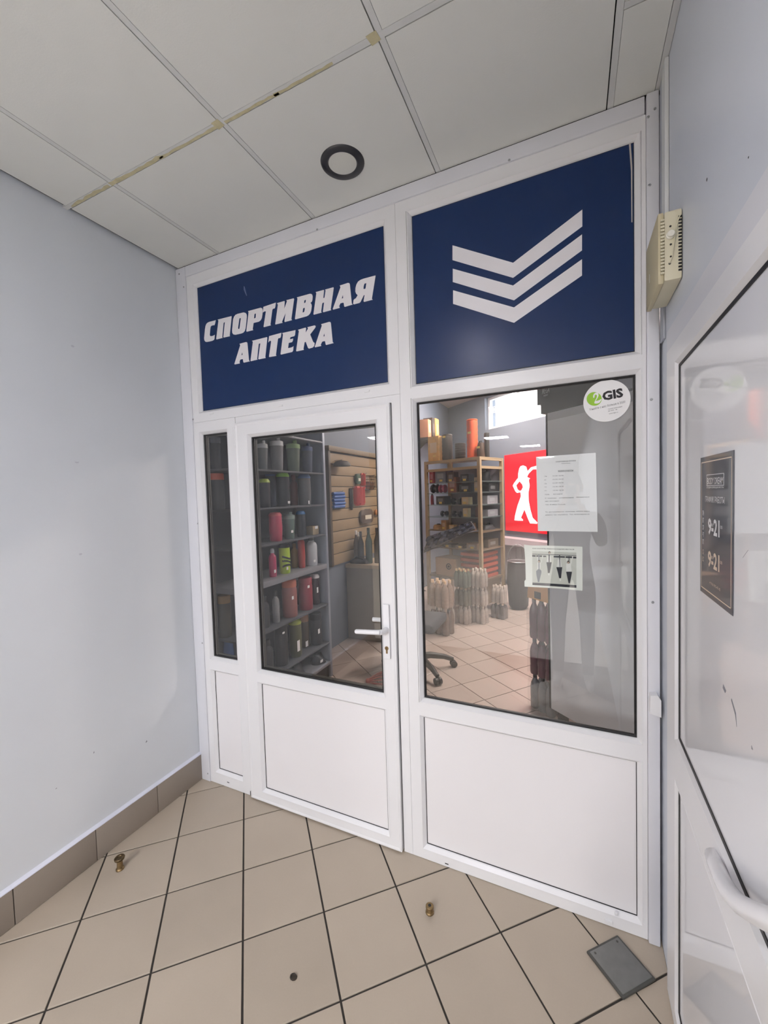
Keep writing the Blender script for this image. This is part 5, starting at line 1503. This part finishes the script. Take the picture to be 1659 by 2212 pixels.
def pack(loc, label, nx, ny, r, h, body, cap, ang=ANG, wrap=True, group='bottle packs before the back rack', clear=True, labelc=None):
    t = thing('bottle_pack', label, 'bottle pack', tuple(loc), group)
    loc = Vector(loc)
    key = (body, cap, round(r, 4), round(h, 4))
    ca, sa = math.cos(ang), math.sin(ang)
    for i in range(nx):
        for j in range(ny):
            lx, ly = (i - (nx - 1) / 2) * 2 * r, (j - (ny - 1) / 2) * 2 * r
            off = Vector((lx * ca - ly * sa, lx * sa + ly * ca, 0))
            if key in BOT:
                o = BOT[key].copy(); COL.objects.link(o); o.parent = t; o.location = off
                oc = BOT[key, 'c'].copy(); COL.objects.link(oc); oc.parent = o; oc.location = (0, 0, 0)
            else:
                save = ORG[t.name]
                o = MB().lathe([(r * .85, 0), (r * .97, h * .03), (r * .97, h * .22), (r * .9, h * .26), (r * .97, h * .30), (r * .97, h * .62), (r * .8, h * .74), (r * .40, h * .86), (r * .36, h * .90)], tuple(loc), 14).build('bottle', mat('pet %s' % (body,), body, .22, var=.12, scale=30, coat=.6), t, 40)
                ORG[o.name] = Vector(loc)
                oc = MB().lathe([(r * .42, h * .885), (r * .42, h * .985), (r * .36, h)], tuple(loc), 12).build('cap', mat('cap %s' % (cap,), cap, .45), o, 40)
                o.location = off
                BOT[key] = o; BOT[key, 'c'] = oc
    if wrap:
        mb = MB(Matrix.Translation(loc) @ Matrix.Rotation(ang, 4, 'Z'))
        a, b = nx * r + .002, ny * r + .002
        rn = random.Random(int(loc.x * 1000))
        vs = []; fs = []
        ring = [(-a, -b), (-a * .33, -b), (a * .33, -b), (a, -b), (a, 0), (a, b), (a * .33, b), (-a * .33, b), (-a, b), (-a, 0)]
        lev = [0.004, h * .3, h * .62, h * .84, h * .99]
        for li, z in enumerate(lev):
            sc = [1, 1.0, 1.0, .95, .86][li]
            for (x, y) in ring:
                vs.append((x * sc * (1 + .015 * rn.random()), y * sc * (1 + .015 * rn.random()), z * (1 + .01 * rn.random())))
        n = len(ring)
        for li in range(len(lev) - 1):
            for q in range(n):
                fs.append((li * n + q, li * n + (q + 1) % n, (li + 1) * n + (q + 1) % n, (li + 1) * n + q))
        mb.add(vs, fs).build('shrink_wrap', M_WRAP, t, 60)
    if labelc:
        M_ = Matrix.Translation(loc) @ Matrix.Rotation(ang, 4, 'Z')
        MB(M_).box(-.06, .05, ny * r * (1 if labelc > 0 else -1) + (.006 if labelc > 0 else -.007), ny * r * (1 if labelc > 0 else -1) + (.007 if labelc > 0 else -.006), h * .2, h * .8).build('paper_label', M_PAPER, t, 0)
    return t


WHT, TAN, OLV, BRN = (186, 174, 164), (156, 130, 112), (96, 94, 80), (112, 90, 78)
r0, h0 = .033, .225
fl = lambda px, py: at(px, py, 'z', 0)
R2 = ANG + math.pi
cols = [fl(1037, 1344), fl(1001, 1345), fl(965, 1346)]
for k, c in enumerate(cols): c.z = 0.0
c = cols[0]
pack(c, 'white capped water pack at the bottom of the stack beside the red boards', 3, 2, r0, h0, WHT, (226, 214, 200), R2)
pack(c + Z3 * (h0 + .002), 'clear water pack in the middle of the stack beside the red boards', 3, 2, r0, h0, WHT, (226, 214, 200), R2)
pack(c + Z3 * (h0 * 2 + .004), 'clear water pack topping the stack beside the red boards', 3, 2, r0, h0, WHT, (226, 214, 200), R2)
c = cols[1]
pack(c, 'white capped water pack at the bottom of the middle stack', 3, 2, r0, h0, WHT, (226, 214, 200), R2)
pack(c + Z3 * (h0 + .002), 'olive drink pack second in the middle stack', 3, 2, r0, h0, OLV, (140, 120, 92), R2)
pack(c + Z3 * (h0 * 2 + .004), 'dark green drink pack topping the middle stack', 3, 2, r0, h0, (84, 92, 80), (206, 176, 130), R2)
c = cols[2]
pack(c, 'water pack with pale caps low at the left of the stacks', 3, 2, r0, h0, WHT, (226, 214, 200), R2)
rr_ = .045
cL = fl(955, 1366)
pack(cL, 'brown drink pack with a paper label at the front left of the stacks', 3, 2, rr_, .31, BRN, (196, 176, 160), R2, labelc=1)
pack(cL + Z3 * .312, 'amber drink pack on top of the front left stack', 3, 2, rr_, .31, TAN, (222, 186, 146), R2)
cR = fl(1079, 1334)
pack(cR, 'dark drink pack on the floor at the right end of the stacks', 3, 2, r0, .20, (96, 86, 82), (224, 206, 190), R2)
pack(cR + Z3 * .202, 'clear water pack on top at the right end of the stacks', 3, 2, r0 * .92, .22, WHT, (226, 214, 200), R2)

# carton with an eye-like mark on the rack's lowest level
cb = P1 + E1 * (RWd * .62) - E2 * .02
zb1 = .46
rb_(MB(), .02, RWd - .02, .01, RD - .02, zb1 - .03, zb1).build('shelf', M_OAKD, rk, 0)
A = hit(938, 1204, P1, E2); B = hit(983, 1250, P1, E2)
a1, a0 = (A - P1).dot(E1), (B - P1).dot(E1)
kb = thing('carton', 'tan cardboard box with a round black mark behind the bottle packs', 'box', tuple(P1 + E1 * (a0 + a1) / 2 + E2 * .2 + Z3 * zb1), 'goods on the back rack')
a1 = min(a1, RWd - .06)
rb_(MB(), a0, a1, .03, .33, zb1, A.z).build('carton_body', mat('cardboard', (180, 148, 118), .7), kb, 0)
mk = P1 + E1 * (a0 + (a1 - a0) * .35) + E2 * .029 + Z3 * (zb1 + (A.z - zb1) * .55)
ringp = lambda R_: [mk + E1 * R_ * math.cos(2 * math.pi * q / 18) + Z3 * R_ * math.sin(2 * math.pi * q / 18) for q in range(18)]
MB().prism([ringp(.045), ringp(.030)], -E2 * .001).prism([ringp(.018)], -E2 * .001).build('printed_mark', M_INK, kb, 0)

# red boards stacked at the rack's right end
M_REDB = mat('brick red board', (186, 82, 60), .5)
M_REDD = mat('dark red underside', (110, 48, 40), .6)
O2 = P1 + E1 * .05 + E2 * .06
zA = hit(1070, 1257, P1 + E2 * .2, E2).z; zB = hit(1070, 1196, P1 + E2 * .2, E2).z
zA = max(zA, .30)
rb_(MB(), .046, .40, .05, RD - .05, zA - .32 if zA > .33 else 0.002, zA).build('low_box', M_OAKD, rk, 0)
nst = 5
for k in range(nst):
    z = zA + (zB - zA) * k / nst
    lab = ('lowest', 'second lowest', 'middle', 'second highest', 'topmost')[k] + ' red step board in the stack at the rack end'
    t = thing('step_board', lab, 'step board', tuple(P1 + E1 * .2 + E2 * .25 + Z3 * z), 'red step boards')
    hh = (zB - zA) / nst
    rb_(MB(), .05 + .006, .37, .06, .50, z + hh * .45, z + hh * .97).build('top', M_REDB, t, 0)
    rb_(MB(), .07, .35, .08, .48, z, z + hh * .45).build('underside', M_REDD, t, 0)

# black net cart with a wire hoop beside the rack
nc = fl(1108, 1318)
ntc = thing('net_cart', 'black net bag on a wire hoop standing right of the rack', 'bag', (nc.x + .06, nc.y + .12, 0))
ncx, ncy = ntc.location.x, ntc.location.y
MB().lathe([(.10, .004), (.13, .05), (.15, .4), (.14, .62), (.13, .66)], (ncx, ncy, 0), 18).build('net', mat('black net', (62, 56, 58), .8, var=.2, scale=60), ntc, 40)
hp_ = [(ncx + .14 * math.cos(a), ncy + .02, .66 + .22 * math.sin(a)) for a in [math.pi * q / 12 for q in range(13)]]
MB().tube(hp_, .006, 8).build('hoop', M_STEEL, ntc, 60)
MB().tube([(ncx + .138 * math.cos(2 * math.pi * q / 20), ncy + .138 * math.sin(2 * math.pi * q / 20), .655) for q in range(21)], .007, 8).build('rim', M_STEEL, ntc, 60)

# ------------------------------------------------------------------ drinks fridge, seen from its side
EF = Vector((1.845, 1.365, 0))
fr = thing('drinks_fridge', 'tall drinks fridge with a black header and grey white side behind the window', 'fridge', tuple(EF - D1 * .33 + D2 * .3))
M_FRS = mat('grey white steel side', (238, 242, 245), .30, var=.015, scale=2)
ft = lambda px, py: hit(px, py, EF, D2)
zft = ft(1183, 893).z


def fb(mb, a0, a1, b0, b1, z0, z1):   # a towards the near right (-D1), b away (D2)
    return mb.obox(EF - D1 * a0 + D2 * b0 + Z3 * z0, -D1 * (a1 - a0), D2 * (b1 - b0), Z3 * (z1 - z0))


fb(MB(), 0, .66, 0, .60, .10, zft).build('body', M_FRS, fr, 0)
fb(MB(), .004, .62, -.004, 0, zft - .05, zft).build('top_strip', mat('pale strip', (206, 211, 214), .35), fr, 0)
fb(MB(), -.012, .0, -.004, .60, .10, zft).build('door_edge', M_SLOT, fr, 0)
M_HEAD = mat('black header', (26, 27, 32), .5)
hd = fb(MB(), -.02, .66, -.012, .60, zft + .002, zft + .42)
fb(hd, -.075, -.02, -.012, .60, zft + .07, zft + .42)
hd = fb(hd, -.045, -.02, -.012, .60, zft + .002, zft + .07).build('header', M_HEAD, fr, 0)
for a in (.03, .58):
    for b in (.03, .52):
        fb(MB(), a, a + .05, b, b + .05, 0, .10).build('foot', M_SLOT, fr, 0)
mb = MB()
q = hit(1171, 852, EF - D2 * .0125, D2); q2 = hit(1187, 848, EF - D2 * .0125, D2)
wd = abs((q2 - q).dot(D1))
text_on(mb, 'MEGA', q, -D1, Z3, -D2 * .0008, .040, wd, bold=.02, shear=.25)
q = hit(1174.5, 857, EF - D2 * .0125, D2)
text_on(mb, 'ENERGY', q, -D1, Z3, -D2 * .0008, .012, wd * .6, bold=.03)
mb.build('lettering', mat('silver print', (150, 152, 156), .4), hd, 0)
for (pa_, pb_) in (((1330, 822), (1366, 838)), ((1356, 846), (1370, 866))):
    a_ = hit(pa_[0], pa_[1], EF - D2 * .0125, D2); b_ = hit(pb_[0], pb_[1], EF - D2 * .0125, D2)
    u0, u1 = -(a_ - EF).dot(D1), -(b_ - EF).dot(D1)
    fb(MB(), min(u0, u1), max(u0, u1), -.0135, -.0125, min(a_.z, b_.z), max(a_.z, b_.z)).build('paper_label', mat('grey label', (150, 152, 158), .5), hd, 0)

# dark drink packs in front of the fridge
PUR = (84, 44, 62)
cS = EF + D1 * .135 + D2 * .10
cS.z = 0
aS = math.atan2(D1.y, D1.x)
zz = 0.0
for (lab, body, cap, h, cl) in (('smoky grey bottle pack on the floor before the fridge', (118, 124, 130), (60, 62, 66), .255, True), ('lower pack of dark purple drink bottles before the fridge', PUR, (58, 40, 48), .27, True), ('upper pack of dark purple drink bottles before the fridge', PUR, (70, 52, 58), .30, True)):
    pack(cS + Z3 * zz, lab, 3, 2, .036, h, body, cap, aS, True, 'drink packs before the fridge', cl)
    zz += h + .002
bxh = .24
kb2 = thing('carton', 'tan cardboard box on top of the purple drink packs', 'box', tuple(cS + Z3 * zz), 'drink packs before the fridge')
Mk = Matrix.Translation(cS + Z3 * zz) @ Matrix.Rotation(aS, 4, 'Z')
MB(Mk).add([(-.10, -.075, 0), (.10, -.075, 0), (.10, .075, 0), (-.10, .075, 0), (-.085, -.065, bxh), (.085, -.065, bxh), (.085, .065, bxh), (-.085, .065, bxh)], [(0, 3, 2, 1), (4, 5, 6, 7), (0, 1, 5, 4), (1, 2, 6, 5), (2, 3, 7, 6), (3, 0, 4, 7)]).build('carton_body', mat('orange cardboard', (190, 142, 92), .6), kb2, 0)
MB(Mk).box(-.03, .03, .0735, .0755, .01, .06).build('hand_hole', M_SLOT, kb2, 0)
MB(Mk).lathe([(.013, .0695), (.013, .0725)], (0, 0, bxh * .6), 12, 'y').build('round_hole', M_SLOT, kb2)

# ------------------------------------------------------------------ office chair behind the door post
ch = thing('office_chair', 'black swivel office chair half hidden behind the door post', 'chair', (.68, 1.84, 0))
M_CH = mat('black nylon plastic', (44, 42, 42), .45)
M_CF = mat('charcoal chair fabric', (58, 58, 64), .8, bump=.3, bscale=200)
cc = Vector((.68, 1.84, 0))
for k in range(5):
    a = math.radians(-40 + 72 * k)
    d = Vector((math.cos(a), math.sin(a), 0))
    lg = MB().tube([cc + Z3 * .125, cc + d * .12 + Z3 * .130, cc + d * .25 + Z3 * .105, cc + d * .335 + Z3 * .072], [.034, .030, .024, .020], 10).build('leg', M_CH, ch, 50)
    t = Vector((-d.y, d.x, 0))
    mb = MB()
    for s in (-.018, .018):
        Mw = Matrix.Translation(cc + d * .34 + t * s + Z3 * .031) @ Matrix.Rotation(math.atan2(t.y, t.x), 4, 'Z')
        mb.M = Mw; mb.lathe([(.030, -.011), (.031, -.006), (.031, .006), (.030, .011)], (0, 0, 0), 16, 'x')
    mb.build('caster', M_CH, lg, 40)
MB().lathe([(.036, .10), (.036, .20), (.026, .205), (.026, .42)], tuple(cc), 16).build('gas_lift', M_CH, ch, 40)
MB().rbox(cc.x - .23, cc.x + .23, cc.y - .23, cc.y + .22, .42, .505, .035).build('seat', M_CF, ch, 60)
MB().rbox(cc.x - .25, cc.x - .19, cc.y - .21, cc.y + .21, .58, 1.02, .028).build('backrest', M_CF, ch, 60)
MB().tube([cc + Vector((-.12, 0, .44)), cc + Vector((-.27, 0, .46)), cc + Vector((-.275, 0, .62)), cc + Vector((-.24, 0, .76))], .02, 8).build('back_bar', M_CH, ch, 60)

# ------------------------------------------------------------------ shop ceiling lamps, unseen, added to brighten the interior
M_TUBEW = lamp_mat('warm fill tube', (255, 240, 230), SHOP_FILL)
slamps = [(1.7, 3.7), (2.6, 2.6), (.55, 4.9)]
sf = None
for k, (x, y) in enumerate(slamps):
    lab = ('added unseen tube ceiling lamp between the fridge and the goods rack', 'added unseen tube ceiling lamp above the drinks fridge', 'added unseen tube ceiling lamp above the goods rack')[k]
    if sf is None:
        sf = thing('ceiling_lamp', lab, 'lamp', (x, y, SH - .03), 'added shop ceiling lamps')
        MB().rbox(x - .30, x + .30, y - .30, y + .30, SH - .03, SH - .001, .003).build('housing', M_LF, sf)
        for q in range(4):
            yq = y - .225 + q * .15
            MB().add([(x - .26, yq - .016, SH - .034), (x + .26, yq - .016, SH - .034), (x + .26, yq + .016, SH - .034), (x - .26, yq + .016, SH - .034)], [(0, 3, 2, 1)]).build('tube', M_TUBEW, sf, 0)
    else:
        copy_tree(sf, None, lab, (x, y, SH - .03))

# ------------------------------------------------------------------ the person taking the picture (mirrored in the window glass)
PO = Vector((1.985, -2.04, 0))


def skin_mesh(name, verts, edges, radii, root, levels=2):
    me = bpy.data.meshes.new(name); me.from_pydata([tuple(v) for v in verts], edges, [])
    o = bpy.data.objects.new(name, me); COL.objects.link(o)
    sk = o.modifiers.new('skin', 'SKIN'); sk.use_smooth_shade = True; sk.branch_smoothing = .6
    for i, r in enumerate(radii):
        me.skin_vertices[0].data[i].radius = r if isinstance(r, tuple) else (r, r)
        me.skin_vertices[0].data[i].use_root = (i == root)
    ss = o.modifiers.new('sub', 'SUBSURF'); ss.levels = levels; ss.render_levels = levels
    dg = bpy.context.evaluated_depsgraph_get(); dg.update()
    out = bpy.data.meshes.new_from_object(o.evaluated_get(dg))
    bpy.data.objects.remove(o, do_unlink=True); bpy.data.meshes.remove(me)
    return out


pv, pe, prad = [], [], []


def joint(p, r, link=None):
    pv.append(Vector(p)); prad.append(r)
    if link is not None: pe.append((link, len(pv) - 1))
    return len(pv) - 1


pel = joint((0, 0, .96), (.155, .115))
wst = joint((0, .0, 1.12), (.145, .105), pel)
cst = joint((0, .0, 1.32), (.17, .115), wst)
nkb = joint((0, -.005, 1.46), (.075, .07), cst)
nck = joint((0, .015, 1.53), .052, nkb)
hd0 = joint((0, .035, 1.60), (.070, .082), nck)
hd1 = joint((0, .025, 1.68), (.076, .092), hd0)
hd2 = joint((0, .015, 1.745), (.055, .065), hd1)
for s in (-1, 1):
    hp1 = joint((s * .095, 0, .90), .090, pel)
    th = joint((s * .105, .012, .70), .078, hp1)
    kn = joint((s * .110, .020, .50), .060, th)
    cf = joint((s * .112, -.005, .33), .058, kn)
    an = joint((s * .115, -.010, .10), .048, cf)
    hl = joint((s * .116, .020, .045), .042, an)
    to = joint((s * .125, .150, .035), (.042, .030), hl)
    joint((s * .128, .195, .030), (.030, .022), to)
    sh = joint((s * .175, -.005, 1.41), .062, cst)
    ua = joint((s * .212, .050, 1.29), .050, sh)
    el = joint((s * .215, .130, 1.19), .044, ua)
    fa = joint((s * .155, .230, 1.33), .038, el)
    wr_ = joint((s * .075, .330, 1.475), .027, fa)
    joint((s * .052, .355, 1.520), (.026, .020), wr_)
bm_mesh = skin_mesh('person_body', pv, pe, prad, pel)
M_TRO = mat('charcoal trousers', (62, 64, 70), .8, bump=.3, bscale=120)
M_JAC = mat('light grey jacket', (172, 174, 178), .75, bump=.3, bscale=60)
M_SKIN = mat('skin', (206, 164, 140), .5)
M_SHOE = mat('white trainers', (226, 226, 226), .5)
person = thing('person', 'person in a grey jacket and charcoal trousers holding up a phone, mirrored in the glass', 'person', tuple(PO))
for mm_ in (M_JAC, M_TRO, M_SKIN, M_SHOE): bm_mesh.materials.append(mm_)
for p in bm_mesh.polygons:
    c = p.center; p.use_smooth = True
    if c.z > 1.50 and abs(c.x) < .12 and c.y < .2: p.material_index = 2
    elif c.y > .335 and c.z > 1.3: p.material_index = 2
    elif c.z < .085: p.material_index = 3
    elif c.z < .985: p.material_index = 1
body = bpy.data.objects.new('body', bm_mesh); COL.objects.link(body); body.parent = person
reg(body, PO)
# hair, face
def pm(M=None): return MB(Matrix.Translation(PO))
mb = pm(); vs = []
for j in range(7):
    for i in range(18):
        a = 2 * math.pi * i / 18; q = j / 6 * math.pi / 2
        front = max(0, math.sin(a))
        lo = 1.60 + .075 * front
        z = lo + (1.785 - lo) * math.sin(q)
        rr = math.cos(q * .98)
        vs.append((.088 * rr * math.cos(a), .005 + .104 * rr * math.sin(a), z))
mb.add(vs, [(j * 18 + i, j * 18 + (i + 1) % 18, (j + 1) * 18 + (i + 1) % 18, (j + 1) * 18 + i) for j in range(6) for i in range(18)] + [tuple(108 + i for i in range(18))])
mb.build('hair', mat('dark brown hair', (54, 42, 34), .6), person, 60)
mb = pm(); mb.add([(-.011, .108, 1.628), (.011, .108, 1.628), (0, .136, 1.622), (0, .110, 1.668)], [(0, 1, 2), (0, 2, 3), (1, 3, 2), (0, 3, 1)]); mb.build('nose', M_SKIN, person, 80)
for s in (-1, 1):
    mb = pm(); mb.lathe([(.004, -.006), (.011, 0), (.004, .006)], (s * .030, .110, 1.668), 10, 'y'); mb.build('eye', mat('eye', (60, 50, 44), .2), person, 60)
    mb = pm(); mb.lathe([(.006, -.008), (.020, 0), (.012, .008)], (s * .082, .02, 1.645), 12, 'x', .7, 1.4); mb.build('ear', M_SKIN, person, 60)
mb = pm(); mb.lathe([(.002, -.003), (.006, .002), (.002, .004)], (0, .114, 1.592), 12, 'y', 3.4, .8); mb.build('mouth', mat('lips', (176, 112, 104), .5), person, 60)
mb = pm(); mb.tube([(.085 * math.cos(2 * math.pi * q / 20), .0 + .075 * math.sin(2 * math.pi * q / 20), 1.487) for q in range(21)], .018, 8); mb.build('collar', M_JAC, person, 60)
# fingers: four curled behind the phone edge and a thumb on its face, on either hand
for s in (-1, 1):
    for k in range(4):
        z = 1.532 + k * .0165
        L = (.9, 1.0, .97, .82)[3 - k]
        mb = pm(); mb.tube([(s * .050, .356, z - .006), (s * .050, .372, z), (s * .0465, .3945, z + .002), (s * (.034 - .004 * L), .3965, z + .003), (s * (.022 - .008 * (L - .8)), .3955, z + .003)], [.009, .0085, .0075, .007, .006], 8); mb.build('finger', M_SKIN, person, 60)
    mb = pm(); mb.tube([(s * .054, .350, 1.520), (s * .052, .358, 1.548), (s * .040, .3655, 1.568), (s * .026, .3675, 1.580)], [.011, .010, .0088, .007], 8); mb.build('thumb', M_SKIN, person, 60)
ph = thing('smartphone', 'black smartphone held up by the person mirrored in the glass', 'phone', tuple(PO + Vector((0, .38, 1.505))))
mb = pm(); mb.rbox(-.0375, .0375, .3765, .3850, 1.505, 1.655, .003); mb.build('case', mat('phone black', (28, 28, 32), .3), ph)
mb = pm(); mb.box(-.034, .034, .3758, .3764, 1.511, 1.649); mb.build('screen', mat('phone screen', (40, 44, 50), .1), ph, 0)
